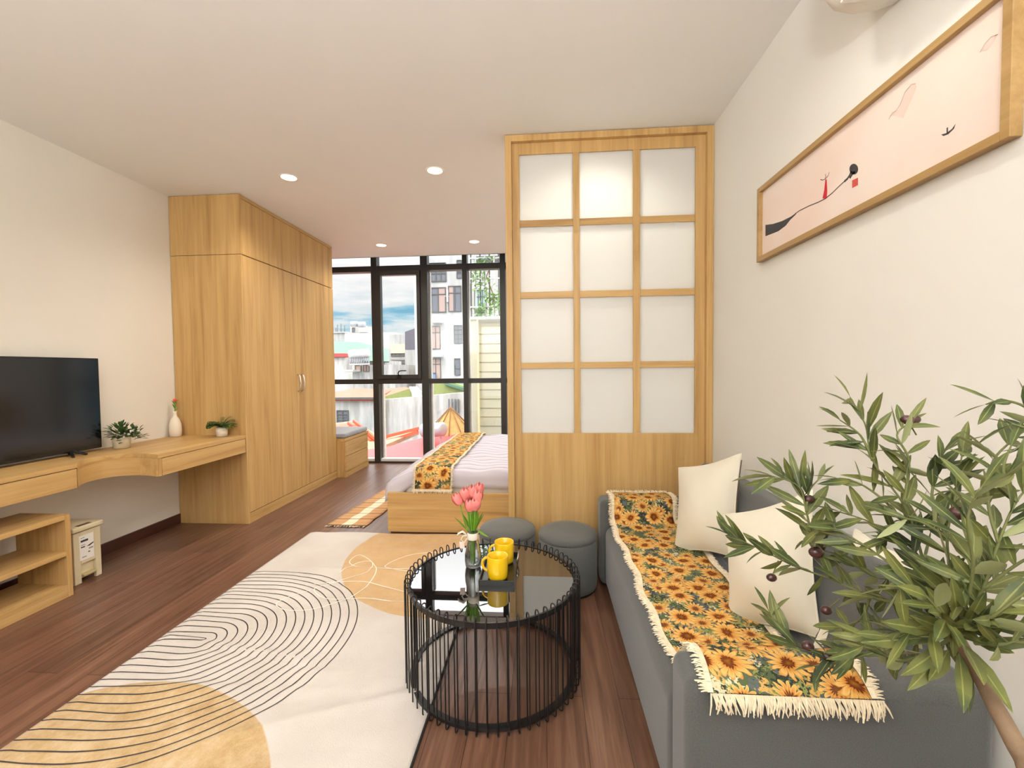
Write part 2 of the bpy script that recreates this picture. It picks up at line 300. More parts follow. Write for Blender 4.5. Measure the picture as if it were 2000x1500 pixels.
def mat_leaf():
    m, nt, b = new_mat('olive leaf'); t = N(nt, 'ShaderNodeTexCoord'); g = N(nt, 'ShaderNodeNewGeometry')
    ns = N(nt, 'ShaderNodeTexNoise', i_Scale=14.0, i_Detail=4.0); ln(nt, t.outputs['Object'], ns.inputs['Vector'])
    r = ramp(nt, [(.32, lin(50, 62, 38)), (.46, lin(78, 88, 46)), (.60, lin(108, 110, 56)), (.75, lin(84, 98, 60))]); ln(nt, ns.outputs[0], r.inputs[0])
    bk = N(nt, 'ShaderNodeMixRGB', i_Fac=.5); bk.inputs[2].default_value = lin(150, 156, 112); ln(nt, g.outputs['Backfacing'], bk.inputs[0]); ln(nt, r.outputs[0], bk.inputs[1])
    uv = N(nt, 'ShaderNodeUVMap'); s = N(nt, 'ShaderNodeSeparateXYZ'); ln(nt, uv.outputs[0], s.inputs[0])
    sb = N(nt, 'ShaderNodeMath', operation='SUBTRACT', i_1=.5); ln(nt, s.outputs[0], sb.inputs[0]); ab = N(nt, 'ShaderNodeMath', operation='ABSOLUTE'); ln(nt, sb.outputs[0], ab.inputs[0])
    lt = N(nt, 'ShaderNodeMath', operation='LESS_THAN', i_1=.05); ln(nt, ab.outputs[0], lt.inputs[0])
    mr = N(nt, 'ShaderNodeMixRGB'); mr.inputs[2].default_value = lin(158, 160, 88); f = N(nt, 'ShaderNodeMath', operation='MULTIPLY', i_1=.6); ln(nt, lt.outputs[0], f.inputs[0])
    ln(nt, f.outputs[0], mr.inputs[0]); ln(nt, bk.outputs[0], mr.inputs[1]); ln(nt, mr.outputs[0], b.inputs['Base Color'])
    b.inputs['Roughness'].default_value = .5; b.inputs['Specular IOR Level'].default_value = .35; return m
M['leaf'] = mat_leaf()
def mat_print():
    m, nt, b = new_mat('pale pink ink wash print'); t = N(nt, 'ShaderNodeTexCoord')
    ns = N(nt, 'ShaderNodeTexNoise', i_Scale=2.2, i_Detail=5.0); ln(nt, t.outputs['Object'], ns.inputs['Vector'])
    r = ramp(nt, [(.35, lin(238, 214, 200)), (.65, lin(240, 226, 214))]); ln(nt, ns.outputs[0], r.inputs[0]); ln(nt, r.outputs[0], b.inputs['Base Color']); b.inputs['Roughness'].default_value = .6
    return m
M['print'] = mat_print(); M['wash'] = plain('brown ink wash', lin(231, 209, 196), .7, noise=.04, var_scale=12); M['ridge'] = plain('thin brown ink', lin(196, 164, 148), .7)
# exterior
def mat_render(name, a, c, scale=1.2, rough=.85, streak=6):
    m, nt, b = new_mat(name); t = N(nt, 'ShaderNodeTexCoord'); mp = N(nt, 'ShaderNodeMapping'); mp.inputs['Scale'].default_value = (streak, streak, 1); ln(nt, t.outputs['Object'], mp.inputs[0])
    n = N(nt, 'ShaderNodeTexNoise', i_Scale=scale*.3, i_Detail=7.0); ln(nt, mp.outputs[0], n.inputs['Vector'])
    r = ramp(nt, [(.35, a), (.62, c)]); ln(nt, n.outputs[0], r.inputs[0]); ln(nt, r.outputs[0], b.inputs['Base Color']); b.inputs['Roughness'].default_value = rough; return m
M['tower'] = mat_render('weathered white render', lin(172, 171, 169), lin(192, 191, 189))
M['white_wall'] = mat_render('stained white wall', lin(156, 154, 150), lin(192, 190, 187), 2.5)
M['concrete'] = mat_render('pale concrete', lin(184, 181, 174), lin(204, 201, 196))
M['grey_wall'] = mat_render('grey concrete', lin(150, 152, 152), lin(178, 178, 176))
M['slate'] = plain('slate blue grey cladding', lin(92, 92, 104), .7)
M['cream_panel'] = mat_render('cream cladding', lin(196, 188, 160), lin(206, 199, 172), 1, streak=2)
M['groove'] = plain('panel groove', lin(150, 138, 104), .9)
M['cream_trim'] = plain('yellow cream trim', lin(244, 224, 172), .7)
M['red_roof'] = plain('red painted steel roof', lin(205, 66, 66), .5, noise=.05, var_scale=1.5)
M['orange_roof'] = plain('orange red roof', lin(205, 88, 58), .55, noise=.15, var_scale=2)
M['rust'] = plain('old tin roof', lin(184, 136, 108), .7, noise=.3, var_scale=3)
M['green_roof'] = plain('green steel sheet', lin(76, 118, 98), .6, noise=.06)
M['green_fence'] = plain('yellow green sheet', lin(136, 146, 84), .7, noise=.1, var_scale=3)
M['straw'] = plain('straw thatch', lin(184, 142, 84), .9, noise=.18, var_scale=9)
M['straw_dark'] = plain('bamboo pole', lin(128, 94, 54), .8)
M['window_dark'] = plain('dark window glass', lin(112, 116, 124), .25); M['window_frame_dark'] = plain('dark window frame', lin(84, 82, 80), .6)
M['curtain'] = plain('pinkish curtain', lin(176, 152, 144), .9); M['glass_teal'] = plain('pale teal glass', lin(150, 182, 184), .3); M['curtain_blue'] = plain('blue curtain', lin(112, 136, 176), .9)
M['steel'] = plain('stainless tank', lin(172, 176, 182), .4, metal=.1); M['pale_steel'] = plain('white painted steel', lin(205, 205, 202), .5)
M['ivy'] = plain('bright ivy leaves', lin(120, 160, 84), .6, noise=.3, var_scale=9)
M['slab'] = plain('grey balcony slab', lin(150, 148, 142), .8)

# ------------------------------------------------------------------ mesh builder
class MB:
    def __init__(s): s.v = []; s.f = []; s.m = []; s.uv = []; s.sm = []
    def add(s, vs, fs, m=0, uvs=None, smooth=False):
        o = len(s.v); s.v += [Vector(p) for p in vs]
        for k, f in enumerate(fs):
            s.f.append([i+o for i in f]); s.m.append(m); s.sm.append(smooth)
            s.uv.append([uvs[i] for i in f] if uvs else None)
        return s
    def box(s, x0, x1, y0, y1, z0, z1, m=0):
        vs = [(x, y, z) for z in (z0, z1) for y in (y0, y1) for x in (x0, x1)]
        return s.add(vs, [(0, 2, 3, 1), (4, 5, 7, 6), (0, 1, 5, 4), (2, 6, 7, 3), (0, 4, 6, 2), (1, 3, 7, 5)], m)
    def hexa(s, p, m=0):   # 8 corners: bottom ring (4, ccw from above), top ring
        return s.add(p, [(3, 2, 1, 0), (4, 5, 6, 7), (0, 1, 5, 4), (1, 2, 6, 5), (2, 3, 7, 6), (3, 0, 4, 7)], m)
    def beam(s, a, b, w, h, m=0, up=(0, 0, 1)):
        a, b = Vector(a), Vector(b); d = (b-a).normalized(); u = Vector(up)
        if abs(d.dot(u)) > .99: u = Vector((0, 1, 0))
        x = d.cross(u).normalized()*w/2; z = x.cross(d).normalized()*h/2
        return s.hexa([a-x-z, a+x-z, b+x-z, b-x-z, a-x+z, a+x+z, b+x+z, b-x+z], m)
    def tube(s, pts, r, n=8, m=0, closed=False, cap=True):
        pts = [Vector(p) for p in pts]; k = len(pts); rs = r if isinstance(r, (list, tuple)) else [r]*k
        vs = []; prev = None
        for i, p in enumerate(pts):
            a = pts[(i-1) % k] if (closed or i > 0) else pts[i]; c = pts[(i+1) % k] if (closed or i < k-1) else pts[i]
            t = (c-a).normalized()
            if prev is None:
                u = t.orthogonal().normalized()
            else:
                u = prev - t*prev.dot(t); u = u.normalized() if u.length > 1e-6 else t.orthogonal().normalized()
            prev = u; w = t.cross(u)
            for j in range(n):
                an = 2*PI*j/n; vs.append(p+(u*math.cos(an)+w*math.sin(an))*rs[i])
        fs = []
        for i in range(k if closed else k-1):
            for j in range(n):
                a = i*n+j; b = i*n+(j+1) % n; c = ((i+1) % k)*n+(j+1) % n; d = ((i+1) % k)*n+j; fs.append((a, b, c, d))
        if cap and not closed: fs += [tuple(range(n))[::-1], tuple((k-1)*n+j for j in range(n))]
        return s.add(vs, fs, m, smooth=True)
    def lathe(s, prof, c, n=32, m=0, smooth=True, close=True):
        vs = []; c = Vector(c)
        for r, z in prof:
            for j in range(n):
                a = 2*PI*j/n; vs.append(c+Vector((r*math.cos(a), r*math.sin(a), z)))
        fs = [(i*n+j, i*n+(j+1) % n, (i+1)*n+(j+1) % n, (i+1)*n+j) for i in range(len(prof)-1) for j in range(n)]
        if close:
            if prof[0][0] > 1e-5: fs.append(tuple(range(n))[::-1])
            if prof[-1][0] > 1e-5: fs.append(tuple((len(prof)-1)*n+j for j in range(n)))
        return s.add(vs, fs, m, smooth=smooth)
    def grid(s, fn, nu, nv, m=0, uvfn=None, smooth=True):
        vs = []; uv = []
        for j in range(nv+1):
            for i in range(nu+1):
                u, v = i/nu, j/nv; vs.append(fn(u, v)); uv.append(uvfn(u, v) if uvfn else (u, v))
        fs = [(j*(nu+1)+i, j*(nu+1)+i+1, (j+1)*(nu+1)+i+1, (j+1)*(nu+1)+i) for j in range(nv) for i in range(nu)]
        return s.add(vs, fs, m, uv, smooth)
    def ball(s, c, r, n=10, m=0, sc=(1, 1, 1), rot=None):
        c = Vector(c); vs = []; k = max(4, n//2+1)
        for i in range(k+1):
            ph = PI*i/k
            for j in range(n):
                a = 2*PI*j/n; p = Vector((math.sin(ph)*math.cos(a)*sc[0], math.sin(ph)*math.sin(a)*sc[1], math.cos(ph)*sc[2]))*r
                if rot is not None: p = rot @ p
                vs.append(c+p)
        fs = [(i*n+j, (i+1)*n+j, (i+1)*n+(j+1) % n, i*n+(j+1) % n) for i in range(k) for j in range(n)]
        return s.add(vs, fs, m, smooth=True)
    def poly(s, pts, z0, z1, m=0, uv=False):    # vertical prism from an outline in x,y (ccw)
        n = len(pts); vs = [(p[0], p[1], z0) for p in pts]+[(p[0], p[1], z1) for p in pts]
        fs = [tuple(range(n))[::-1], tuple(range(n, 2*n))]+[(i, (i+1) % n, n+(i+1) % n, n+i) for i in range(n)]
        return s.add(vs, fs, m)
    def build(s, name, mats, parent=None, bevel=0, seg=2, solid=0, offset=0):
        if not isinstance(mats, (list, tuple)): mats = [mats]
        org = Vector((0, 0, 0)); p = parent
        while p is not None: org += p.location; p = p.parent
        me = bpy.data.meshes.new(name); me.from_pydata([v-org for v in s.v], [], s.f); me.update()
        for a in mats: me.materials.append(M[a] if isinstance(a, str) else a)
        me.polygons.foreach_set('material_index', s.m); me.polygons.foreach_set('use_smooth', s.sm)
        if any(u is not None for u in s.uv):
            L = me.uv_layers.new(name='UVMap'); k = 0
            for f, u in zip(s.f, s.uv):
                for i in range(len(f)):
                    L.data[k].uv = (u[i][0], u[i][1]) if u else (0, 0); k += 1
        o = bpy.data.objects.new(name, me); COL.objects.link(o)
        if parent is not None: o.parent = parent
        if solid:
            md = o.modifiers.new('Solidify', 'SOLIDIFY'); md.thickness = solid; md.offset = offset
        if bevel:
            md = o.modifiers.new('Bevel', 'BEVEL'); md.width = bevel; md.segments = seg; md.limit_method = 'ANGLE'; md.angle_limit = math.radians(40)
            if seg > 2:
                for pl in me.polygons: pl.use_smooth = True
                w = o.modifiers.new('WN', 'WEIGHTED_NORMAL'); w.keep_sharp = False
        return o
def B(*a, m=0): return MB().box(*a, m=m)
def tag(o, label=None, cat=None, group=None, kind=None):
    if label: o['label'] = label
    if cat: o['category'] = cat
    if group: o['group'] = group
    if kind: o['kind'] = kind
    return o
def thing(name, loc, label, cat, group=None):
    o = bpy.data.objects.new(name, None); COL.objects.link(o); o.location = loc; o.empty_display_size = .1
    return tag(o, label, cat, group)
def struct(name, mb, mats, label, **k): return tag(mb.build(name, mats, **k), label, name.split('_')[0], kind='structure')
def part(name, mb, mats, parent, label=None, **k):
    o = mb.build(name, mats, parent, **k)
    if label: o['label'] = label
    return o

# ------------------------------------------------------------------ room shell
T = .15
struct('floor', B(XL-T, XR+T, YB-T, YW+.25, -.12, 0), 'floor', 'dark brown wooden plank floor of the room')
struct('ceiling', MB().box(XL-T, XR+T, YB-T, 5.47, ZC, ZC+.12).box(XL-T, XR+T, 5.47, YW+.3, 3.0, 3.12).box(XL-T, XR+T, 5.45, 5.47, ZC, 3.0), 'ceil', 'white flat ceiling with recessed downlights')
struct('wall_left', B(XL-T, XL, YB-T, YW+.3, -.12, 3.0), 'wall_left', 'plain warm white wall behind the television')
struct('wall_right', B(XR, XR+T, YB-T, YW+.3, -.12, 3.0), 'wall', 'plain white wall behind the sofa')
struct('wall_back', B(XL, XR, YB-T, YB, 0, ZC), 'wall', 'plain wall behind the viewer')
struct('baseboard_left', B(XL, XL+.012, YB, 3.413, 0, .08), 'dark_base', 'dark brown baseboard below the television desk')
struct('baseboard_right', B(XR-.012, XR, YB, 1.0, 0, .08), 'dark_base', 'dark brown baseboard on the right wall')

# window wall: dark aluminium mullions and transoms from wall to wall
w = tag(bpy.data.objects.new('window_1', None), 'dark framed floor to ceiling window wall at the end of the room', 'window', kind='structure'); COL.objects.link(w); w.location = (-1, YW, 0)
D0, D1 = YW-.05, YW+.07
mull = [(XL, XL+.06), (-2.315, -2.235), (-1.64, -1.545), (-1.075, -1.01), (-.575, -.50), (-.06, .0), (.46, .52), (XR-.05, XR)]
for a, b in mull: part('mullion', B(a, b, D0, D1, 0, 3.0), 'black_frame', w, bevel=.004)
for z0, z1, nm in ((2.59, 2.665, 'transom'), (1.08, 1.145, 'transom'), (2.955, 3.0, 'head_rail')):
    for (a, b), (c, d) in zip(mull[:-1], mull[1:]): part(nm, B(b, c, D0+.005, D1-.005, z0, z1), 'black_frame', w, bevel=.003)
for (a, b), (c, d) in zip(mull[:-1], mull[1:]):
    part('sill', MB().box(b, c, D0+.0, D1, .0, .022, 0).box(b, c, D0+.03, D1, .022, .055, 1), ['black_frame', 'white_frame'], w)
# pale outer liners of the mullions
for a, b in mull[1:5]: part('reveal', B(a+.01, b+.02, D1, D1+.06, .055, 1.08), 'white_frame', w)
for a, b in mull[1:5]: part('reveal', B(a+.01, b+.012, D1, D1+.05, 1.145, 2.59), 'white_frame', w)
for k, ((a, b), (c, d)) in enumerate(zip(mull[:-1], mull[1:])):
    for z0, z1 in ((.055, 1.08), (1.145, 2.59), (2.665, 2.955)):
        if k == 1 and z0 > 1 and z1 < 2.6: continue
        part('pane', B(b, c, YW+.005, YW+.011, z0, z1), 'glass', w)
a, b, z0, z1 = -2.235, -1.64, 1.145, 2.59
sf = .058
part('sash', MB().box(a, a+sf, D0-.03, D0+.05, z0, z1).box(b-sf*.8, b, D0-.03, D0+.05, z0, z1).box(a+sf, b-sf*.8, D0-.03, D0+.05, z0, z0+sf).box(a+sf, b-sf*.8, D0-.03, D0+.05, z1-sf, z1), 'black_frame', w, bevel=.004)
part('pane', B(a+sf, b-sf*.8, YW-.01, YW-.004, z0+sf, z1-sf), 'glass', w)
hd = MB().box(-1.965, -1.915, D0-.045, D0-.03, 1.155, 1.20).tube([(-1.94, D0-.05, 1.19), (-1.94, D0-.07, 1.225), (-1.925, D0-.072, 1.25), (-1.89, D0-.074, 1.256), (-1.83, D0-.074, 1.256)], .008)
part('sash_handle', hd, 'black_plastic', w, 'black lever handle on the opening sash')

# added door frame round the rear fill light (behind the photographer)
struct('door_added', MB().box(-1.95, -1.9, YB, YB+.05, 0, 2.6).box(.7, .75, YB, YB+.05, 0, 2.6).box(-1.9, .7, YB, YB+.05, 2.55, 2.6), 'black_frame', 'added dark door frame round the fill light behind the viewer')

# ------------------------------------------------------------------ downlights
def downlight(x, y, label, en):
    t = thing('downlight', (x, y, ZC), label, 'ceiling light', 'recessed ceiling downlights')
    part('trim_ring', MB().lathe([(.052, -.001), (.064, -.007), (.067, -.003), (.067, 0)], (x, y, ZC), 28, close=False), 'lamp_trim', t)
    part('lamp_lens', MB().lathe([(.0, -.002), (.053, -.002)], (x, y, ZC), 28, close=False), 'lamp_glow', t)
    l = light('downlight_lamp', 'SPOT', (0, 0, -.03), en, (1, .94, .84), spot_size=math.radians(150), spot_blend=.7, shadow_soft_size=.04)
    l.parent = t
downlight(-1.885, 3.16, 'ceiling downlight nearest the tall oak wardrobe', 32)
downlight(-.778, 3.155, 'ceiling downlight left of the top corner of the oak screen', 32)
downlight(-1.86, 4.94, 'small ceiling downlight near the window, on the wardrobe side', 26)
downlight(-.777, 4.92, 'small ceiling downlight near the window, beside the screen', 26)
downlight(.33, 3.16, 'ceiling downlight behind the frosted screen', 34)
downlight(.33, 4.93, 'ceiling downlight over the bed head behind the screen', 26)
# added hanging globe with a fill light, unseen behind the camera
gl_ = thing('added_globe', (-.3, -.75, 2.15), 'added white globe pendant for fill light behind the viewer', 'ceiling light')
part('globe', MB().ball((-.3, -.75, 2.15), .05, 16), 'lamp_trim', gl_); part('cord', MB().tube([(-.3, -.75, 2.19), (-.3, -.75, ZC)], .003, 6), 'black_metal', gl_)
light('globe_fill', 'POINT', (-.3, -.75, 2.05), 4, (1, .97, .90), shadow_soft_size=.12)
# added torchieres that bounce fill light off the ceiling, unseen behind the camera
for (x, y), en in (((-.35, -.95), 98), ((-2.2, -1.1), 30)):
    fl_ = thing('added_torchiere', (x, y, 0), 'added slim black torchiere for bounced fill light behind the viewer near the %s wall' % ('back' if x > -1 else 'left'), 'floor lamp')
    part('base', MB().lathe([(.13, 0), (.13, .02), (.02, .03)], (x, y, 0), 30), 'black_metal', fl_)
    part('pole', MB().tube([(x, y, .02), (x, y, 1.66)], .011, 8), 'black_metal', fl_)
    part('bowl', MB().lathe([(.02, 1.62), (.12, 1.66), (.17, 1.72), (.165, 1.72), (.115, 1.67), (0, 1.64)], (x, y, 0), 30, close=False), 'lamp_trim', fl_)
    l = light('torchiere_fill', 'AREA', (x, y, 1.725), en, (.97, .975, 1), shape='DISK', size=.3); l.rotation_euler = (PI, 0, 0)
for x, y in ((-1.885, 1.2), (.35, 1.2)):  # two extra ceiling spots without fittings, added out of view to brighten the room
    l = light('fill_spot', 'SPOT', (x, y, ZC-.03), 13, (1, .93, .82), spot_size=math.radians(160), spot_blend=.7, shadow_soft_size=.05)

# ------------------------------------------------------------------ wardrobe
XF = -2.45
wd = thing('wardrobe', (-2.75, 4.17, 0), 'tall oak wardrobe with two long doors and two top doors against the left wall', 'wardrobe')
part('body', MB().box(XL+.004, XF-.02, 3.413, 4.94, 0, ZC-.002), 'oak_z', wd)
part('side_panel', MB().box(XL+.004, XF-.0, 3.395, 3.413, 0, 2.216).box(XL+.004, XF-.0, 3.395, 3.413, 2.22, ZC-.003), 'oak_z', wd, bevel=.001)
part('plinth', B(XF-.02, XF-.001, 3.413, 4.94, 0, .085), 'oak_y', wd, bevel=.001)
part('cornice', B(XF-.02, XF, 3.413, 4.94, 2.675, ZC-.003), 'oak_y', wd, bevel=.001)
for y0, y1 in ((3.416, 4.195), (4.199, 4.937)):
    d = part('door', B(XF-.02, XF, y0, y1, .09, 2.214), 'oak_z', wd, bevel=.0015)
    yh = 4.165 if y0 < 4 else 4.232
    hz = MB().tube([(XF, yh, 1.06), (XF+.022, yh+.004, 1.075), (XF+.034, yh+.004, 1.145), (XF+.022, yh+.004, 1.215), (XF, yh, 1.23)], .006)
    part('handle', hz, 'chrome', d, 'small curved chrome pull')
    part('top_door', B(XF-.02, XF, y0, y1, 2.222, 2.67), 'oak_z', wd, bevel=.0015)

# ------------------------------------------------------------------ wall desk
dk = thing('wall_desk', (-2.75, 2.4, .6), 'long oak wall hung desk with a curved front step, below the television', 'desk')
curve = [(-2.70, 2.31), (-2.745, 2.36), (-2.775, 2.42), (-2.78, 2.49), (-2.755, 2.55), (-2.70, 2.59), (-2.62, 2.605), (-2.53, 2.60), (-2.452, 2.575)]
def smooth_curve(P, n=5):
    out = []
    for k in range(len(P)-1):
        a, b, c, d = [Vector(q) for q in (P[max(0, k-1)], P[k], P[k+1], P[min(len(P)-1, k+2)])]
        for i in range(n):
            t = i/n; q = .5*((2*b)+(-a+c)*t+(2*a-5*b+4*c-d)*t*t+(-a+3*b-3*c+d)*t*t*t); out.append((q.x, q.y))
    return out+[P[-1]]
curve = smooth_curve(curve)
front = [(-2.70, .9)]+curve+[(-2.452, 3.393)]
part('tabletop', MB().poly([(XL+.001, .9)]+front+[(XL+.001, 3.393)], .715, .741), 'oak_y', dk, bevel=.0012)
part('frame', MB().poly([(XL+.001, .905)]+[(x-.018, y) for x, y in front]+[(XL+.001, 3.393)], .602, .7145), 'oak_y', dk)
cf = MB(); nc = len(curve); vs = []
for x, y in curve: vs += [(x-.001, y, .60), (x-.001, y, .7148), (x-.017, y, .7148), (x-.017, y, .60)]
cf.add(vs, [(4*i+j, 4*(i+1)+j, 4*(i+1)+(j+1) % 4, 4*i+(j+1) % 4) for i in range(nc-1) for j in (0, 2)], smooth=True)
cf.add(vs, [(4*i+j, 4*(i+1)+j, 4*(i+1)+(j+1) % 4, 4*i+(j+1) % 4) for i in range(nc-1) for j in (1, 3)]+[(0, 1, 2, 3), tuple(4*(nc-1)+j for j in (3, 2, 1, 0))])
part('curved_front', cf, 'oak_h', dk)
for y0, y1 in ((1.45, 2.305), (.9, 1.446)): part('drawer', B(-2.716, -2.699, y0, y1, .60, .711), 'oak_y', dk, bevel=.0012)
part('drawer', B(-2.468, -2.451, 2.603, 3.385, .60, .711), 'oak_y', dk, bevel=.0012)
part('stile', B(-2.468, -2.452, 2.577, 2.600, .60, .714), 'oak_z', dk)

# ------------------------------------------------------------------ low shelf unit
sh = thing('shelf_unit', (-2.87, 1.6, 0), 'low open oak shelf unit standing on the floor under the desk', 'shelf')
x0, x1 = -3.0, -2.69
part('side_panel', B(x0, x1, 2.225, 2.252, 0, .466), 'oak_z', sh, bevel=.001)
part('side_panel', B(x0, x1, .9, .927, 0, .466), 'oak_z', sh, bevel=.001)
part('top', B(x0, x1-.001, .927, 2.225, .44, .466), 'oak_y', sh, bevel=.001)
part('shelf', B(x0, x1-.001, .927, 2.225, .235, .26), 'oak_y', sh, bevel=.001)
part('shelf', B(x0, x1-.001, .927, 2.225, .045, .07), 'oak_y', sh, bevel=.001)
part('plinth', B(x1-.02, x1-.002, .927, 2.225, 0, .045), 'oak_y', sh)
part('divider', B(x0, x1-.002, 1.56, 1.58, .07, .44), 'oak_z', sh)

# ------------------------------------------------------------------ television
tv = thing('television', (-3.0, 2.2, .741), 'black flat screen television standing on the wall desk', 'television')
part('back_shell', B(-3.045, -3.005, 1.80, 2.66, .80, 1.30), 'black_plastic', tv, bevel=.01)
part('bezel', MB().box(-3.008, -2.985, 1.665, 2.715, .762, 1.362), 'black_plastic', tv, bevel=.004)
part('screen', B(-2.9855, -2.983, 1.68, 2.703, .79, 1.352), 'screen', tv)
for yy in (2.52, 1.86):
    f = MB().beam((-3.0, yy, .775), (-2.915, yy+.035, .745), .018, .01).beam((-3.0, yy, .775), (-3.05, yy+.05, .745), .018, .01).beam((-3.0, yy+.01, .775), (-2.90, yy-.06, .745), .016, .01)
    part('foot', f, 'black_plastic', tv, bevel=.002)

# ------------------------------------------------------------------ waste bin
bn = thing('waste_bin', (-2.86, 2.43, 0), 'beige pedal waste bin with a white sticker beside the low shelf unit', 'waste bin')
bx0, bx1, by0, by1 = -3.0, -2.78, 2.335, 2.505
def taper(x0, x1, y0, y1, z0, z1, t): return [(x0+t, y0+t, z0), (x1-t, y0+t, z0), (x1-t, y1-t, z0), (x0+t, y1-t, z0), (x0, y0, z1), (x1, y0, z1), (x1, y1, z1), (x0, y1, z1)]
part('body', MB().hexa(taper(bx0, bx1-.02, by0+.004, by1-.004, .02, .315, .004)), 'bin', bn, bevel=.006)
part('front_panel', B(bx1-.022, bx1-.004, by0+.045, by1-.04, .115, .31), 'bin', bn, bevel=.002)
part('leg', B(bx1-.022, bx1-.004, by0+.006, by0+.045, 0, .31), 'bin', bn, bevel=.003); part('leg', B(bx1-.022, bx1-.004, by1-.04, by1-.006, 0, .31), 'bin', bn, bevel=.003)
part('leg', B(bx0, bx0+.04, by0+.006, by0+.04, 0, .03), 'bin', bn); part('leg', B(bx0, bx0+.04, by1-.04, by1-.006, 0, .03), 'bin', bn)
part('pedal', B(bx1-.035, bx1+.006, by0+.05, by1-.045, .035, .05), 'bin_pedal', bn, bevel=.004)
ld = part('lid', MB().box(bx0, bx1+.01, by0-.006, by1+.006, .315, .345), 'bin', bn, bevel=.008, seg=3)
part('slot', B(bx1-.03, bx1-.005, 2.375, 2.45, .3445, .3465), 'bin_dark', ld, 'dark slot in the lid')
st = part('sticker', B(bx1-.004, bx1-.0025, 2.372, 2.455, .135, .285), 'sticker', bn, 'white product sticker with small dark print')
ik = MB(); xx = bx1-.0022
ik.box(xx, xx+.0005, 2.38, 2.402, .268, .272, 1).box(xx, xx+.0005, 2.38, 2.422, .245, .257, 0).box(xx, xx+.0005, 2.38, 2.405, .225, .229, 1).box(xx, xx+.0005, 2.38, 2.403, .211, .218, 0)
ik.add([(xx+.0005, 2.412, .212), (xx+.0005, 2.43, .209), (xx+.0005, 2.453, .219), (xx+.0005, 2.453, .226), (xx+.0005, 2.43, .219)], [(0, 1, 2, 3, 4)], 0)
ik.box(xx, xx+.0005, 2.42, 2.432, .172, .178, 0).box(xx, xx+.0005, 2.385, 2.41, .15, .156, 1).box(xx, xx+.0005, 2.425, 2.45, .19, .2, 1)
part('print', ik, ['ink', 'ink_grey'], st)

# ------------------------------------------------------------------ small plants and bottle vase on the desk
def sprig_leaf(mb, p, d, L, wd_, m=0, up=Vector((0, 0, 1)), curl=.15):
    p = Vector(p); d = Vector(d).normalized(); s = d.cross(up)
    if s.length < .05: s = d.cross(Vector((1, 0, 0)))
    s.normalize(); n = s.cross(d)
    prof = [(0, .12), (.18, .62), (.42, 1), (.68, .85), (.88, .42), (1, .03)]
    vs = []; uv = []
    for t, w_ in prof:
        c = p+d*(L*t)-n*(curl*L*t*t)
        for q in (-1, 0, 1): vs.append(c+s*(q*w_*wd_/2)+n*(abs(q)*w_*wd_*.14)); uv.append(((q+1)/2, t))
    fs = [(3*i+j, 3*i+j+1, 3*i+j+4, 3*i+j+3) for i in range(len(prof)-1) for j in range(2)]
    mb.add(vs, fs, m, uv, True)
def rnd_dir(zmin=-.3, zmax=1):
    while True:
        v = Vector((random.uniform(-1, 1), random.uniform(-1, 1), random.uniform(zmin, zmax)))
        if .2 < v.length < 1: return v.normalized()
Z = .741
p1 = thing('potted_plant', (-2.925, 2.795, Z), 'small bushy plant with white blossoms in a beige pot beside the television', 'plant')
c = Vector((-2.925, 2.795, Z))
pot = part('pot', MB().lathe([(.038, 0), (.047, .004), (.051, .078), (.045, .078), (.042, .066), (0, .066)], c, 28), 'pot_beige', p1)
lf = MB(); fl = MB()
for k in range(260):
    d = rnd_dir(-.1, 1); r = random.uniform(.02, .078); b0 = c+Vector((0, 0, .085)); q = b0+Vector((d.x*r*1.0, d.y*r*1.0, d.z*r*1.15))
    if k % 3 == 0: q += Vector((.03, .045, -.03)); 
    if q.x < XL+.03: q.x = XL+.03
    sprig_leaf(lf, q, (d+Vector((0, 0, .1))).normalized(), random.uniform(.026, .040), .020, 0)
for k in range(16):
    d = rnd_dir(-.1, .6); fl.ball(c+Vector((abs(d.x)*.07, d.y*.06+.02, .085+d.z*.06)), .007, 6)
part('foliage', lf, 'small_leaf', p1); part('blossoms', fl, 'blossom', p1)
c = Vector((-2.605, 3.325, Z))
p3 = thing('potted_plant', c, 'small trailing fern in a white pot against the wardrobe side', 'plant')
part('pot', MB().lathe([(.030, 0), (.038, .004), (.042, .072), (.037, .072), (.034, .06), (0, .06)], c, 28), 'ceramic', p3)
lf = MB()
for k in range(46):
    an = random.uniform(0, 2*PI); q = c+Vector((0, 0, .07)); hd_ = Vector((math.cos(an), math.sin(an)*.5-.1, random.uniform(.5, 1.4))).normalized()
    for j in range(8):
        q = q+hd_*.013; hd_ = (hd_+Vector((0, 0, -.16))).normalized()
        if q.y > 3.375: q.y = 3.375
        for sgn in (-1, 1):
            sprig_leaf(lf, q, hd_.cross(Vector((0, 0, 1)))*sgn+hd_*.6, .020, .013, random.choice((0, 0, 1)))
part('foliage', lf, ['small_leaf', 'small_leaf_light'], p3)
c = Vector((-3.0, 3.32, Z))
bv = thing('bottle_vase', c, 'slender off white ceramic bottle vase at the back corner of the desk', 'vase')
part('body', MB().lathe([(.034, 0), (.040, .006), (.043, .05), (.041, .10), (.030, .14), (.014, .165), (.010, .19), (.013, .205), (.009, .205), (.007, .19), (0, .17)], c, 28), 'ceramic', bv)
tl = thing('flower', c+Vector((0, 0, .19)), 'single coral flower standing in the white bottle vase', 'flower')
part('stem', MB().tube([c+Vector((0, 0, .175)), c+Vector((.002, .002, .24)), c+Vector((.004, 0, .285))], .004), 'stem', tl)
lf = MB()
for k in range(9):
    d = rnd_dir(.2, 1); sprig_leaf(lf, c+Vector((0, 0, .20+.008*k)), d+Vector((0, 0, .9)), .045, .014)
part('leaves', lf, 'stem', tl)
hb = MB()
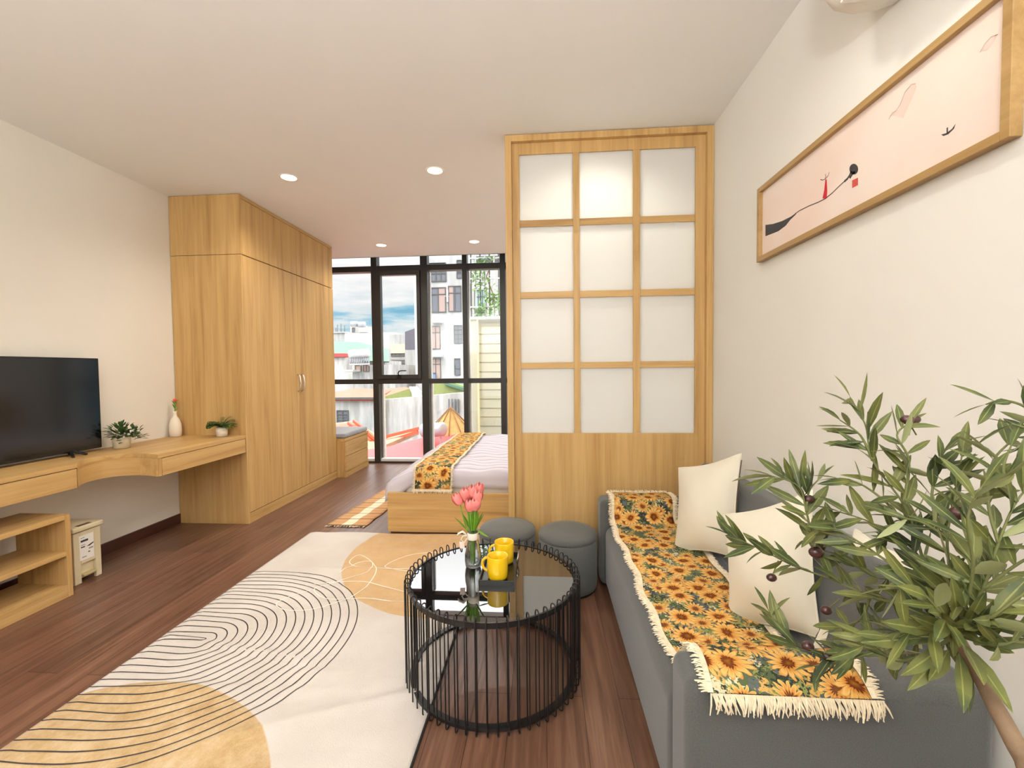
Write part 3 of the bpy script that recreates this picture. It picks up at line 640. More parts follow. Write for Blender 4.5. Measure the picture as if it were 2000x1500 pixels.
for k in range(9):
    d = rnd_dir(.1, 1); sprig_leaf(hb, c+Vector((.004, 0, .28)), d+Vector((0, 0, .3)), .034, .024)
part('bloom', hb, 'orange_pink', tl)

# ------------------------------------------------------------------ drawer bench by the window
be = thing('drawer_bench', (-2.7, 5.25, 0), 'low oak drawer bench between the wardrobe and the window', 'bench')
part('body', B(XL+.002, -2.365, 4.945, 5.62, 0, .46), 'oak_z', be, bevel=.001)
for z0, z1 in ((.065, .245), (.251, .425)): part('drawer', B(-2.365, -2.347, 4.963, 5.602, z0, z1), 'oak_y', be, bevel=.0015)
part('plinth', B(-2.365, -2.349, 4.945, 5.62, 0, .06), 'oak_y', be)
part('top', B(XL+.002, -2.345, 4.943, 5.622, .43, .462), 'oak_y', be, bevel=.001)
tag(B(XL+.004, -2.35, 4.95, 5.615, .463, .52).build('seat_cushion', 'cushion_grey', bevel=.022, seg=4), 'grey seat cushion lying on the oak drawer bench', 'cushion')

# ------------------------------------------------------------------ divider screen
DY = 2.752
dv = thing('screen_partition', (.4, DY+.04, 0), 'oak partition screen with twelve frosted glass panes between the sofa and bed', 'partition')
part('outer_frame', MB().box(-.232, -.192, DY-.03, DY+.085, 0, ZC-.003).box(.982, XR-.001, DY-.03, DY+.085, 0, ZC-.003).box(-.192, .982, DY-.03, DY+.085, ZC-.042, ZC-.003), 'oak_z', dv, bevel=.0015)
px = [(-.146, .187), (.226, .552), (.594, .924)]
pz = [(.853, 1.262), (1.300, 1.703), (1.744, 2.149), (2.190, 2.593)]
fy0, fy1 = DY, DY+.045
part('stile', B(-.192, -.146, fy0, fy1, 0, ZC-.042), 'oak_z', dv, bevel=.001)
part('stile', B(.924, .982, fy0, fy1, 0, ZC-.042), 'oak_z', dv, bevel=.001)
part('rail', B(-.146, .924, fy0+.001, fy1, 2.593, ZC-.042), 'oak_z', dv)
part('lower_panel', B(-.146, .924, fy0+.0, fy1, 0, .853), 'oak_z', dv)
for a, b in ((.187, .226), (.552, .594)): part('muntin', B(a, b, fy0+.002, fy1, .853, 2.593), 'oak_z', dv, bevel=.001)
for a, b in px:
    for z0, z1 in ((1.262, 1.300), (1.703, 1.744), (2.149, 2.190)): part('muntin', B(a, b, fy0+.004, fy1, z0, z1), 'oak_x', dv, bevel=.001)
    for z0, z1 in pz: part('frosted_pane', B(a, b, fy0+.012, fy0+.018, z0, z1), 'frost', dv, 'frosted white glass pane')

# ------------------------------------------------------------------ bed
bd = thing('bed', (-.15, 4.2, 0), 'low oak platform bed standing behind the frosted screen', 'bed')
BX0, BX1, BY0, BY1 = -1.214, .96, 3.245, 5.20
part('side_board', B(BX0, BX1, BY0, BY0+.03, .015, .318), 'oak_x', bd, bevel=.0015)
part('side_board', B(BX0, BX1, BY1-.03, BY1, .015, .318), 'oak_x', bd, bevel=.0015)
part('foot_board', B(BX0, BX0+.03, BY0+.03, BY1-.03, .015, .318), 'oak_y', bd, bevel=.0015)
part('plinth', B(BX0+.02, BX1-.02, BY0+.008, BY1-.02, 0, .02), 'dark_base', bd)
part('slat_base', B(BX0+.03, BX1, BY0+.03, BY1-.03, .25, .28), 'dark_base', bd)
part('headboard', B(BX1, XR-.005, BY0, BY1, 0, .95), 'oak_y', bd, bevel=.0015)
mx0, mx1, my0, my1 = -1.10, .95, 3.30, 5.165
part('mattress', B(mx0, mx1, my0, my1, .281, .44), 'sheet_low', bd, bevel=.03, seg=4)
# bedding: top sheet drooping over the near and foot edges, flaring corner at the foot
def bedding():
    mb = MB()
    nx, ny = 60, 60
    def fn(u, v):
        x = -1.285+(mx1+1.285)*u; y = (my0-.12)+(my1+.10-(my0-.12))*v
        dx = max(0, (mx0+.05)-x); dy = max(0, (my0+.03)-y); dz = 0
        z = .485+.008*math.sin(x*9+y*4)*math.sin(y*7-x*2)+.006*math.sin(x*23+3*math.sin(y*5))
        X, Y_ = x, y
        if dy > 0:
            z -= min(dy, .025)*.4+max(0, dy-.025)*1.0; Y_ = (my0+.03)-min(dy, .03)-.008*math.sin(x*14)*min(1, dy*8)-.020
        if dx > 0:
            z -= dx*.50; X = (mx0+.05)-dx*.86-.012*math.sin(y*13)*min(1, dx*6)
            if z < .05: z = .05
        far = max(0, y-(my1-.02))
        if far > 0: z -= far*1.0; Y_ = my1-.02+min(far, .025)
        return (X, Y_, z)
    mb.grid(fn, nx, ny)
    return mb
tag(bedding().build('bed_sheet', 'sheet', solid=.006, offset=-1), 'white bed sheet with fine lilac stripes spread over the bed, drooping at its corner', 'bedding')
# sunflower bed runner
def strip(path, x0, x1, nx, mb, m=0, wob=0, swap=False, wide=None):
    # path: list of (y, z); cloth laid along it, uv in metres
    ds = [0]
    for (a, b), (c, d) in zip(path[:-1], path[1:]): ds.append(ds[-1]+math.hypot(c-a, d-b))
    vs = []; uv = []
    for k, (y, z) in enumerate(path):
        for i in range(nx+1):
            u = i/nx; x = x0+(x1-x0)*u+wob*math.sin(ds[k]*9+1)*.5+wob*.6*math.sin(ds[k]*23)
            if wide: x += wide(ds[k], u)
            vs.append(Vector((x, y, z+.0015*math.sin(u*9+ds[k]*17)))); uv.append((x, ds[k]))
    fs = [(k*(nx+1)+i, k*(nx+1)+i+1, (k+1)*(nx+1)+i+1, (k+1)*(nx+1)+i) for k in range(len(path)-1) for i in range(nx)]
    mb.add(vs, fs, m, uv, True); return ds, vs
def resample(path, step):
    out = []
    for (a, b), (c, d) in zip(path[:-1], path[1:]):
        n = max(1, int(math.hypot(c-a, d-b)/step))
        for k in range(n): out.append((a+(c-a)*k/n, b+(d-b)*k/n))
    out.append(path[-1]); 
    for _ in range(3): out = [out[0]]+[((out[i-1][0]+2*out[i][0]+out[i+1][0])/4, (out[i-1][1]+2*out[i][1]+out[i+1][1])/4) for i in range(1, len(out)-1)]+[out[-1]]
    return out
def strand(mb, p, d, n, L, w_=.0035, m=0):
    p = Vector(p); d = Vector(d).normalized(); n = Vector(n).normalized(); s = d.cross(n).normalized()*w_/2
    q = p+d*L; mid = p+d*L*.5+n*L*.10; h = n*w_*.5
    mb.add([p-s, p+s, p+h, mid-s, mid+s, mid+h, q-s*.5, q+s*.5, q+h*.4], [(0, 1, 4, 3), (1, 2, 5, 4), (2, 0, 3, 5), (3, 4, 7, 6), (4, 5, 8, 7), (5, 3, 6, 8), (6, 7, 8)], m)
rn = thing('bed_runner', (-.87, 4.2, .5), 'sunflower patterned runner with cream fringe laid across the bed', 'bed runner')
rp_ = resample([(3.245, .345), (3.25, .46), (3.29, .512), (4.2, .512), (5.13, .512), (5.19, .49), (5.195, .42)], .03)
rc = MB(); ds, vv = strip(rp_, -1.0, -.725, 8, rc, wob=.006)
part('cloth', rc, 'sunflower_bed', rn, solid=.004)
fg = MB()
for k in range(len(rp_)-1):
    (y0, z0), (y1, z1) = rp_[k], rp_[k+1]
    for q in range(5):
        t = q/5; y = y0+(y1-y0)*t; z = z0+(z1-z0)*t; xl = vv[k*9].x; xr = vv[k*9+8].x
        nrm = Vector((0, -(z1-z0), y1-y0)).normalized()
        if nrm.z < -.1: nrm = -nrm
        strand(fg, (xl, y, z), Vector((-1, random.uniform(-.4, .4), -.1)), nrm+Vector((0,-.01,0)), random.uniform(.016, .026), .006)
        strand(fg, (xr, y, z), Vector((1, random.uniform(-.4, .4), -.1)), nrm+Vector((0,-.01,0)), random.uniform(.016, .026), .006)
for k in range(70):
    x = -1.015+.305*k/69; strand(fg, (x, 3.243, .348), Vector((random.uniform(-.3, .3), -.15, -1)), (0, -1, 0), random.uniform(.022, .034), .005)
fg.box(-1.015, -.71, 3.238, 3.242, .336, .35)
part('fringe', fg, 'fringe', rn)

# floor mat beside the bed
def fmat(u, v):
    y = 3.375+(4.70-3.375)*v; xl = -1.775+.20*v*0; x = xl+.325*u+.10*v
    return (x+.004*math.sin(v*34), y, .007+.002*math.sin(v*42+u*3))
mt = thing('floor_mat', (-1.6, 4.0, 0), 'narrow brown and cream woven mat on the floor beside the bed', 'mat')
mt_ = MB().grid(fmat, 10, 60, uvfn=lambda u, v: (u, v))
part('weave', mt_, 'mat', mt, solid=.005)
fg = MB()
for k in range(48):
    u = k/47; p = fmat(u, 0); strand(fg, (p[0], p[1], .006), Vector((random.uniform(-.3, .3), -1, -.02)), (0, 0, 1), random.uniform(.02, .035), .005, random.choice((0, 0, 1)))
part('fringe', fg, ['fringe', 'zip'], mt)

# ------------------------------------------------------------------ rug
RX0, RX1, RY0, RY1 = -1.825, -.43, .92, 3.22
def rh(x, y):
    e = min(1, max(0, (x-RX0)/.05), max(0, (RX1-x)/.05))
    h = .005*math.sin(y*11+x*2.2+1.3*math.sin(x*4))+.004*math.sin(x*3-y*17+.7)*math.sin(x*5+y*2)
    for (c, s, d, a) in ((1.78, -.16, .03, .008), (2.28, .03, .035, .007), (1.36, .42, .03, .010), (2.62, .05, .03, .005), (1.62, .12, .03, .006)):
        h += 1.5*a*math.exp(-((y-c-s*(x+1.1))/d)**2)*(.5+.5*math.sin(x*3.1+c*7))
    return .006+e*(.004+abs(h))
rg = thing('area_rug', (-1.1, 2.1, 0), 'large cream rug with fine dark arcs and tan shapes beside the round table', 'rug')
rm = MB().grid(lambda u, v: (RX0+(RX1-RX0)*u, RY0+(RY1-RY0)*v, rh(RX0+(RX1-RX0)*u, RY0+(RY1-RY0)*v)), 90, 170)
part('pile', rm, 'rug', rg, solid=.005, offset=-1)
rl = MB()
def ribbon(mb, pts, w_, m, lift=.0012):
    n = len(pts); vs = []
    for i, (x, y) in enumerate(pts):
        a = pts[max(0, i-1)]; b = pts[min(n-1, i+1)]; d = Vector((b[0]-a[0], b[1]-a[1])); d = d.normalized() if d.length else Vector((1, 0)); s = Vector((-d.y, d.x))*w_/2
        for q in (-1, 1):
            X, Y_ = x+s.x*q, y+s.y*q; vs.append((X, Y_, rh(X, Y_)+lift))
    mb.add(vs, [(2*i, 2*i+1, 2*i+3, 2*i+2) for i in range(n-1)], m, smooth=True)
cx, cy = -1.60, 1.876
for k in range(17):
    r = .014+.0418*k; pts = []
    nn = 10
    for i in range(nn): pts.append((RX0+.002+(cx-RX0)*i/nn, cy+r))
    na = 10+k*4
    for i in range(na+1):
        a = PI/2-PI*i/na; pts.append((cx+r*math.cos(a), cy+r*math.sin(a)))
    for i in range(1, nn+1): pts.append((cx-(cx-RX0-.002)*i/nn, cy-r))
    pts = [p for p in pts if p[1] > RY0+.005]
    ribbon(rl, pts, .0052, 0)
def bez(p, n=26):
    out = []
    P = [p[0]]+p+[p[-1]]
    for k in range(1, len(P)-2):
        for i in range(n):
            t = i/n; a, b, c, d = [Vector(q) for q in P[k-1:k+3]]
            q = .5*((2*b)+(-a+c)*t+(2*a-5*b+4*c-d)*t*t+(-a+3*b-3*c+d)*t*t*t); out.append((q.x, q.y))
    out.append(P[-2]); return out
for p in ([(-1.33, 2.34), (-1.45, 2.22), (-1.36, 2.14), (-1.20, 2.17), (-1.05, 2.34), (-1.06, 2.62), (-1.25, 2.82), (-1.27, 2.70), (-1.10, 2.63), (-.80, 2.66), (-.55, 2.95)],
          [(-1.27, 2.56), (-1.22, 2.70), (-1.13, 2.72), (-1.10, 2.58), (-1.22, 2.46), (-1.32, 2.36), (-1.20, 2.26), (-1.0, 2.28), (-.80, 2.26), (-.60, 2.28)],
          [(-1.36, 2.42), (-1.10, 2.46), (-.95, 2.42), (-.75, 2.34), (-.56, 2.22)], [(-.50, 2.62), (-.80, 2.60), (-1.02, 2.66), (-.90, 2.84), (-.6, 2.9)]):
    ribbon(rl, bez(p), .0055, 1, .0016)
part('printed_lines', rl, ['rug_line', 'rug_white'], rg, 'thin dark arcs and cream scrolls')
part('binding', MB().box(RX1-.002, RX1+.004, RY0, RY1, .001, .010), 'rug_edge', rg, 'thin black edge binding')

# ------------------------------------------------------------------ round wire coffee table
TX, TY, TZ = -.222, 1.79, .392
ct = thing('coffee_table', (TX, TY, 0), 'round black wire coffee table with a dark mirror glass top', 'coffee table')
part('glass_top', MB().lathe([(0, TZ-.010), (.336, TZ-.010), (.338, TZ-.008), (.338, TZ-.002), (.336, TZ), (0, TZ)], (TX, TY, 0), 96, smooth=False), 'black_glass', ct)
part('top_ring', MB().lathe([(.338, TZ-.018), (.346, TZ-.018), (.346, TZ+.003), (.338, TZ+.003), (.338, TZ-.018)], (TX, TY, 0), 96, smooth=False, close=False).lathe([(.31, TZ-.018), (.34, TZ-.018), (.34, TZ-.0105), (.31, TZ-.0105), (.31, TZ-.018)], (TX, TY, 0), 96, smooth=False, close=False), 'black_metal', ct)
part('bottom_ring', MB().lathe([(.322, .012), (.346, .012), (.346, .024), (.322, .024), (.322, .012)], (TX, TY, 0), 96, smooth=False, close=False), 'black_metal', ct)
lp = None
for k in range(60):
    a = 2*PI*(k+.5)/60
    if True:
        r0, r1, zt, zb = .339, .361, TZ+.025, .0045; pts = []
        for i in range(7): t = PI*i/6; pts.append((.350+.011*math.cos(t), zt-.011+.011*math.sin(t)))
        for i in range(7): t = PI+PI*i/6; pts.append((.350+.011*math.cos(t), zb+.009+.011*math.sin(t)))
        P = [(TX+r*math.cos(a), TY+r*math.sin(a), z) for r, z in pts]
        part('wire_loop', MB().tube(P, .0027, 6, closed=True), 'black_metal', ct)

# tray, mugs, vase with tulips
tr = thing('tray', (-.19, 1.82, TZ), 'small black serving tray under the yellow mugs', 'tray')
t0, t1, u0, u1, tz = -.27, -.125, 1.705, 1.985, TZ+.0005
part('base', B(t0, t1, u0, u1, tz, tz+.004), 'tray', tr)
part('rim', MB().box(t0, t0+.004, u0, u1, tz+.004, tz+.022).box(t1-.004, t1, u0, u1, tz+.004, tz+.022).box(t0+.004, t1-.004, u0, u0+.004, tz+.004, tz+.022).box(t0+.004, t1-.004, u1-.004, u1, tz+.004, tz+.022), 'tray', tr, bevel=.001)
part('handle', MB().tube([(t1-.002, 1.875, tz+.02), (t1+.004, 1.875, tz+.045), (t1+.004, 1.935, tz+.045), (t1-.002, 1.935, tz+.02)], .0028), 'chrome', tr, 'thin metal handle')
def mug(c, ang, label):
    g = thing('mug', c, label, 'mug', 'yellow mugs on the tray'); c = Vector(c)
    part('cup', MB().lathe([(.030, 0), (.038, .002), (.0415, .010), (.0425, .03), (.0435, .092), (.0425, .0945), (.040, .092), (.0385, .03), (.036, .012), (0, .010)], c, 40), 'yellow', g)
    d = Vector((math.cos(ang), math.sin(ang), 0)); pts = []
    for i in range(11):
        t = -PI/2+PI*i/10; pts.append(c+d*(.040+.027*math.cos(t))+Vector((0, 0, .052+.028*math.sin(t))))
    part('handle', MB().tube(pts, .0058, 8), 'yellow', g)
mug((-.199, 1.768, tz+.0042), math.radians(168), 'yellow mug nearest the viewer on the black tray')
mug((-.185, 1.915, tz+.0042), math.radians(190), 'yellow mug at the back of the black tray')
c = Vector((-.318, 1.87, TZ+.0005))
vs_ = thing('glass_vase', c, 'clear glass bottle vase holding pink tulips on the round table', 'vase')
part('body', MB().lathe([(0, .004), (.028, .003), (.034, .008), (.037, .03), (.036, .06), (.028, .10), (.0225, .125), (.0215, .15), (.025, .168), (.0235, .168), (.020, .15), (.021, .125), (.0265, .10), (.0345, .06), (.0355, .03), (.031, .012), (0, .009)], c, 36), 'clear', vs_)
part('neck_cord', MB().lathe([(.0225, .124), (.0255, .127), (.025, .133), (.0255, .138), (.0248, .143), (.0255, .150), (.0225, .154)], c, 30, close=False), 'ribbon', vs_, 'cream cord wound round the neck')
bw = MB()
bw.tube([c+Vector((-.024, 0, .14)), c+Vector((-.045, -.005, .158)), c+Vector((-.062, -.008, .150)), c+Vector((-.068, -.01, .138))], [.003, .006, .005, .003], 6)
bw.tube([c+Vector((-.024, 0, .14)), c+Vector((-.043, -.01, .140)), c+Vector((-.05, -.014, .125)), c+Vector((-.036, -.012, .112)), c+Vector((-.026, -.004, .128))], .003, 6)
part('bow', bw, 'ribbon', vs_)
part('paper_tag', MB().hexa([c+Vector(q) for q in ((-.056, -.016, .088), (-.034, -.016, .086), (-.034, -.0145, .086), (-.056, -.0145, .088), (-.058, -.016, .118), (-.036, -.016, .116), (-.036, -.0145, .116), (-.058, -.0145, .118))]), 'tag', vs_)
heads = [(-.058, -.01, .292, -35), (-.024, -.02, .318, -8), (.004, -.015, .327, 0), (.026, .01, .330, 12), (.024, -.02, .308, 10), (-.022, .01, .288, -8), (-.006, -.03, .272, 0), (.018, -.032, .276, 8), (.0, .02, .305, 0)]
for k, (hx, hy, hz, tilt) in enumerate(heads):
    top = c+Vector((hx, hy, hz)); base = c+Vector((hx*.15, hy*.2, .012))
    lab = ['pink tulip leaning out to the left of the bunch', 'pink tulip at the upper left of the bunch in the glass vase', 'pink tulip at the top middle of the bunch in the glass vase', 'pink tulip at the top right of the bunch, highest of all', 'pink tulip at the right side of the bunch, below the highest one', 'pink tulip at the lower left of the bunch beside the leaning one', 'lowest pink tulip at the front middle of the bunch', 'pink tulip at the front right of the bunch, low', 'pink tulip in the middle of the bunch behind the front ones'][k]
    t = thing('tulip', base, lab, 'flower', 'pink tulips in the glass vase')
    dr = Vector((math.sin(math.radians(tilt)), -.05, 1)).normalized()
    part('stem', MB().tube([base, c+Vector((hx*.25, hy*.25, .13)), c+Vector((hx*.6, hy*.7, .2)), top-dr*.012], .0028, 6), 'stem', t)
    rot = Vector((0, 0, 1)).rotation_difference(dr).to_matrix(); pb = MB()
    for q in range(6):
        a = q*PI/3+k; rr = rot @ Matrix.Rotation(a, 3, 'Z')
        def pf(u, v, rr=rr, q=q):
            ww = (math.sin(PI*(min(1, v*.86+.12)))**.7)*(.98 if q % 2 else .92)
            ang = (u-.5)*1.5*ww; rad = (.0215 if q % 2 else .0195)*(math.sin(PI*(.12+.72*v))**.6)+.001
            return top+rr @ Vector((rad*math.cos(ang)*1.0, rad*math.sin(ang)*1.15, -.014+.056*v+(-.004 if abs(u-.5) > .3 and v > .8 else 0)))
        pb.grid(pf, 6, 8)
    part('bloom', pb, 'pink', t)
    lb = MB()
    ld_ = [Vector((-.7, -.1, 1)), Vector((-.35, -.2, 1)), Vector((.3, 0, 1)), Vector((.5, .1, 1.1)), Vector((.15, -.3, 1)), Vector((-.5, .2, 1)), Vector((-.2, .3, 1)), Vector((.4, .3, 1)), Vector((0, .3, 1))][k]
    sprig_leaf(lb, c+Vector((hx*.2, hy*.2, .15)), ld_+Vector((hx*6, 0, 0)), random.uniform(.09, .12), .024, curl=-.05)
    if k == 4: sprig_leaf(lb, c+Vector((.018, -.01, .172)), Vector((.55, -.2, -.55)), .062, .018, curl=-.35)
    part('leaf', lb, 'stem', t)

# ------------------------------------------------------------------ ottomans
def ottoman(x, y, r, h, label):
    t = thing('ottoman', (x, y, 0), label, 'ottoman', 'round grey ottomans at the screen')
    part('body', MB().lathe([(r-.012, .012), (r-.002, .02), (r, .05), (r, h-.05), (r-.003, h-.045)], (x, y, 0), 56), 'fabric_ott', t)
    part('seat_pad', MB().lathe([(r-.003, h-.047), (r+.001, h-.03), (r-.004, h-.014), (r-.018, h-.004), (r*.6, h+.004), (0, h+.008)], (x, y, 0), 56), 'fabric_ott', t)
    part('foot_ring', MB().lathe([(r-.03, 0), (r-.014, 0), (r-.012, .012), (r-.03, .012)], (x, y, 0), 40, close=False), 'rubber', t)
ottoman(.128, 2.50, .167, .335, 'round grey ottoman right against the sofa arm')
ottoman(-.225, 2.545, .167, .335, 'round grey ottoman behind the coffee table, left of its twin')

# ------------------------------------------------------------------ sofa
SX, SY0, SY1 = .335, 1.02, 2.63
sf_ = thing('sofa', (.68, 1.8, 0), 'grey fabric two seat sofa along the right wall', 'sofa')
part('seat', B(SX, .86, SY0+.145, SY1-.145, .02, .378), 'fabric', sf_, bevel=.055, seg=6)
part('arm', B(SX-.006, XR-.012, SY0, SY0+.145, .015, .522), 'fabric', sf_, bevel=.032, seg=5)
part('arm', B(SX-.022, XR-.012, SY1-.145, SY1, .015, .505), 'fabric', sf_, bevel=.032, seg=5)
part('backrest', MB().hexa([(.80, SY0+.145, .36), (XR-.012, SY0+.145, .1), (XR-.012, SY1-.02, .1), (.80, SY1-.02, .36), (.90, SY0+.145, .715), (XR-.012, SY0+.145, .715), (XR-.012, SY1-.02, .705), (.90, SY1-.02, .705)]), 'fabric', sf_, bevel=.035, seg=5)
for x in (.42, .93):
    for y in (1.1, 2.55): part('foot', MB().lathe([(.018, 0), (.022, .022)], (x, y, 0), 16), 'rubber', sf_)

# sunflower throw on the sofa
th = thing('throw', (.54, 1.8, .38), 'sunflower tapestry throw with cream fringe laid along the sofa seat', 'throw')
path = resample([(2.645, .508), (2.60, .513), (2.50, .513), (2.474, .508), (2.468, .44), (2.462, .395), (2.42, .386), (1.9, .386), (1.30, .386), (1.20, .39), (1.182, .41), (1.176, .50), (1.170, .540), (1.14, .534), (1.05, .533), (1.018, .532), (1.006, .512)], .02)
TXA, TXB = .392, .735
tw = MB(); ds, vv = strip(path, TXA, TXB, 14, tw, wob=.010, wide=lambda s, u: -.02*(u)*(1 if s < .3 else 0))
part('cloth', tw, 'sunflower', th, solid=.004)
fg = MB(); NX = 15
for k in range(len(path)-1):
    (y0, z0), (y1, z1) = path[k], path[k+1]; nrm = Vector((0, (z1-z0), -(y1-y0))).normalized()
    L, R_ = vv[k*NX], vv[k*NX+14]; L2, R2 = vv[(k+1)*NX], vv[(k+1)*NX+14]
    o = nrm*.0035
    fg.add([L+o, L2+o, L2+o-Vector((.013, 0, 0)), L+o-Vector((.013, 0, 0)), L+o*.2-Vector((.013, 0, 0)), L2+o*.2-Vector((.013, 0, 0))], [(0, 1, 2, 3), (3, 2, 5, 4)])
    fg.add([R_+o, R2+o, R2+o+Vector((.013, 0, 0)), R_+o+Vector((.013, 0, 0)), R_+o*.2+Vector((.013, 0, 0)), R2+o*.2+Vector((.013, 0, 0))], [(0, 1, 2, 3), (3, 2, 5, 4)])
    for q in range(6):
        t = q/6; jit = random.uniform(-.5, .5)
        strand(fg, L.lerp(L2, t)-Vector((.012, 0, 0))+nrm*random.uniform(.001, .004), Vector((-1, jit, 0)) if abs(nrm.z) > .6 else Vector((-1, 0, jit)), nrm, random.uniform(.014, .026), .0042)
        strand(fg, R_.lerp(R2, t)+Vector((.012, 0, 0))+nrm*random.uniform(.001, .004), Vector((1, jit, 0)) if abs(nrm.z) > .6 else Vector((1, 0, jit)), nrm, random.uniform(.014, .026), .0042)
ye, ze = path[-1]
for k in range(150):
    x = TXA-.015+(TXB-TXA+.03)*k/149
    strand(fg, (x, ye-.001, ze), Vector((random.uniform(-.35, .5), -.30+random.uniform(-.2, .1), -1)), (0, -1, .3), random.uniform(.03, .045), .0042)
ye, ze = path[0]
for k in range(110):
    x = TXA-.01+(TXB-TXA)*k/109
    strand(fg, (x, ye, ze), Vector((random.uniform(-.4, .4), .6, .35)), (0, 0, 1), random.uniform(.018, .028), .0042)
part('fringe', fg, 'fringe', th)

# ------------------------------------------------------------------ pillows
def pillow(corners, thick, label, zip_edge=None, name='throw_pillow'):
    BL, BR, TR, TL = [Vector(c) for c in corners]; ctr = (BL+BR+TR+TL)/4
    n = ((BR-BL).cross(TL-BL)).normalized()
    if n.dot(CAM-ctr) < 0: n = -n
    t = thing(name, ctr, label, 'pillow')
    mb = MB()
    def surf(sgn):
        def fn(u, v):
            e = .045
            uu = u; vv = v
            # edges pulled in between the corners
            pin_u = .085*math.sin(PI*v); pin_v = .085*math.sin(PI*u)
            U = pin_u*.5+(1-pin_u)*uu if True else uu; V = pin_v*.5+(1-pin_v)*vv
            p = BL*(1-U)*(1-V)+BR*U*(1-V)+TR*U*V+TL*(1-U)*V
            h = (max(0, math.sin(PI*u))**.65)*(max(0, math.sin(PI*v))**.65)
            wr = .004*math.sin(u*13+v*6)*math.sin(PI*u)*math.sin(PI*v)*(.4+abs(u-.5))
            return p+n*(sgn*(thick/2*h+.003)+wr)
        return fn
    mb.grid(surf(1), 24, 24)
    f2 = surf(-1); mb.grid(lambda u, v: f2(1-u, v), 24, 24)
    c_ = part('cover', mb, 'cream', t)
    s1, s2 = surf(1), surf(-1)
    pipe = MB(); ring = [s1(u, 0) for u in [i/16 for i in range(17)]]+[s1(1, i/16) for i in range(1, 17)]+[s1(1-i/16, 1) for i in range(1, 17)]+[s1(0, 1-i/16) for i in range(1, 16)]
    pipe.tube([p-n*.003 for p in ring], .0042, 6, closed=True)
    part('seam', pipe, 'cream', t)
    if zip_edge:
        zp = MB(); zp.tube([s1(1, .06+.88*i/14)*.45+s2(1, .06+.88*i/14)*.55+(BR-BL).normalized()*.0035-n*.006 for i in range(15)], .0028, 5); part('zip', zp, 'zip', t, 'brown zip along the side')
    return t
zs = .386
pillow([at(1318, 1076, 2.17), at(1436, 1088, 1.94), at(1447, 886, 2.0), at(1326, 914, 2.28)], .16, 'cream pillow at the far end of the sofa, zip side towards the viewer', zip_edge=True)
pillow([at(1424, 1216, 1.60), at(1602, 1246, 1.36), at(1586, 958, 1.43), at(1416, 1006, 1.70)], .17, 'cream pillow behind the olive leaves, in the middle of the sofa')
pillow([(.80, 1.35, zs+.01), (.94, 1.19, zs+.03), (.99, 1.195, zs+.36), (.955, 1.40, zs+.37)], .09, 'cream pillow at the near sofa arm, mostly hidden by the olive tree')

# ------------------------------------------------------------------ framed picture
pc = thing('framed_picture', (XR, 1.58, 1.915), 'long oak framed pale pink ink landscape on the right wall', 'picture')
Y0, Y1, Z0, Z1, fw, fx = 1.022, 2.134, 1.746, 2.084, .022, XR-.028
part('frame', MB().box(fx, XR-.001, Y0, Y0+fw, Z0, Z1).box(fx, XR-.001, Y1-fw, Y1, Z0, Z1).box(fx, XR-.001, Y0+fw, Y1-fw, Z0, Z0+fw).box(fx, XR-.001, Y0+fw, Y1-fw, Z1-fw, Z1), 'oak_frame', pc, bevel=.0015)
pp = part('print', B(XR-.012, XR-.006, Y0+fw, Y1-fw, Z0+fw, Z1-fw), 'print', pc)
XP = XR-.0125
def onwall(x, y):
    v = RT*((x-1000)/FPX)+DN*((y-750)/FPX)+FW; q = CAM+v*(XP/v.x); return (q.y, q.z)
def inkpoly(pix, m): 
    pts = [onwall(*p) for p in pix]; n = len(pts)
    art.add([(XP, y, z) for y, z in pts]+[(XP+.0004, y, z) for y, z in pts], [tuple(range(n)), tuple(range(n, 2*n))[::-1]], m)
def q8(x, y): return (1460+x/2.83, y/2.83)
art = MB()
inkpoly([q8(*p) for p in [(99, 1243), (140, 1238), (190, 1222), (240, 1197), (275, 1172), (262, 1190), (236, 1215), (210, 1248), (170, 1278), (99, 1306)]], 0)
ln1 = [q8(*p) for p in [(262, 1182), (290, 1163), (340, 1138), (390, 1118), (430, 1098), (470, 1065), (505, 1030), (540, 998)]]
def inkline(pix, w_, m):
    pts = [onwall(*p) for p in pix]; vs = []
    for i, (y, z) in enumerate(pts):
        a = pts[max(0, i-1)]; b = pts[min(len(pts)-1, i+1)]; d = Vector((b[0]-a[0], b[1]-a[1])).normalized(); s = Vector((-d.y, d.x))*(w_[i] if isinstance(w_, list) else w_)/2
        vs += [(XP, y-s.x, z-s.y), (XP, y+s.x, z+s.y)]
    art.add(vs, [(2*i, 2*i+1, 2*i+3, 2*i+2) for i in range(len(pts)-1)], m)
inkline(ln1, .0035, 0)
inkline([q8(*p) for p in [(535, 1003), (552, 988), (565, 968), (575, 945)]], [.008, .008, .007, .01], 0)
inkline([q8(*p) for p in [(565, 985), (580, 960), (595, 950)]], .008, 0)
inkpoly([q8(587+24*math.cos(a*PI/8), 935-30*math.sin(a*PI/8)) for a in range(16)], 0)
part('cliff_and_tree', art, ['ink'], pp); art = MB()
inkpoly([q8(*p) for p in [(430, 992), (437, 992), (440, 1050), (438, 1096), (414, 1098), (424, 1050)]], 1)
inkline([q8(*p) for p in [(402, 992), (415, 996), (428, 990), (432, 975), (430, 962)]], .0025, 0)
inkline([q8(*p) for p in [(428, 990), (445, 972), (452, 952)]], .0025, 0)
part('red_figure', art, ['ink', 'red_ink'], pp); art = MB()
inkpoly([q8(*p) for p in [(578, 997), (610, 982), (610, 1023), (578, 1040)]], 2)
part('seal_stamp', art, ['ink', 'red_ink', 'seal'], pp); art = MB()
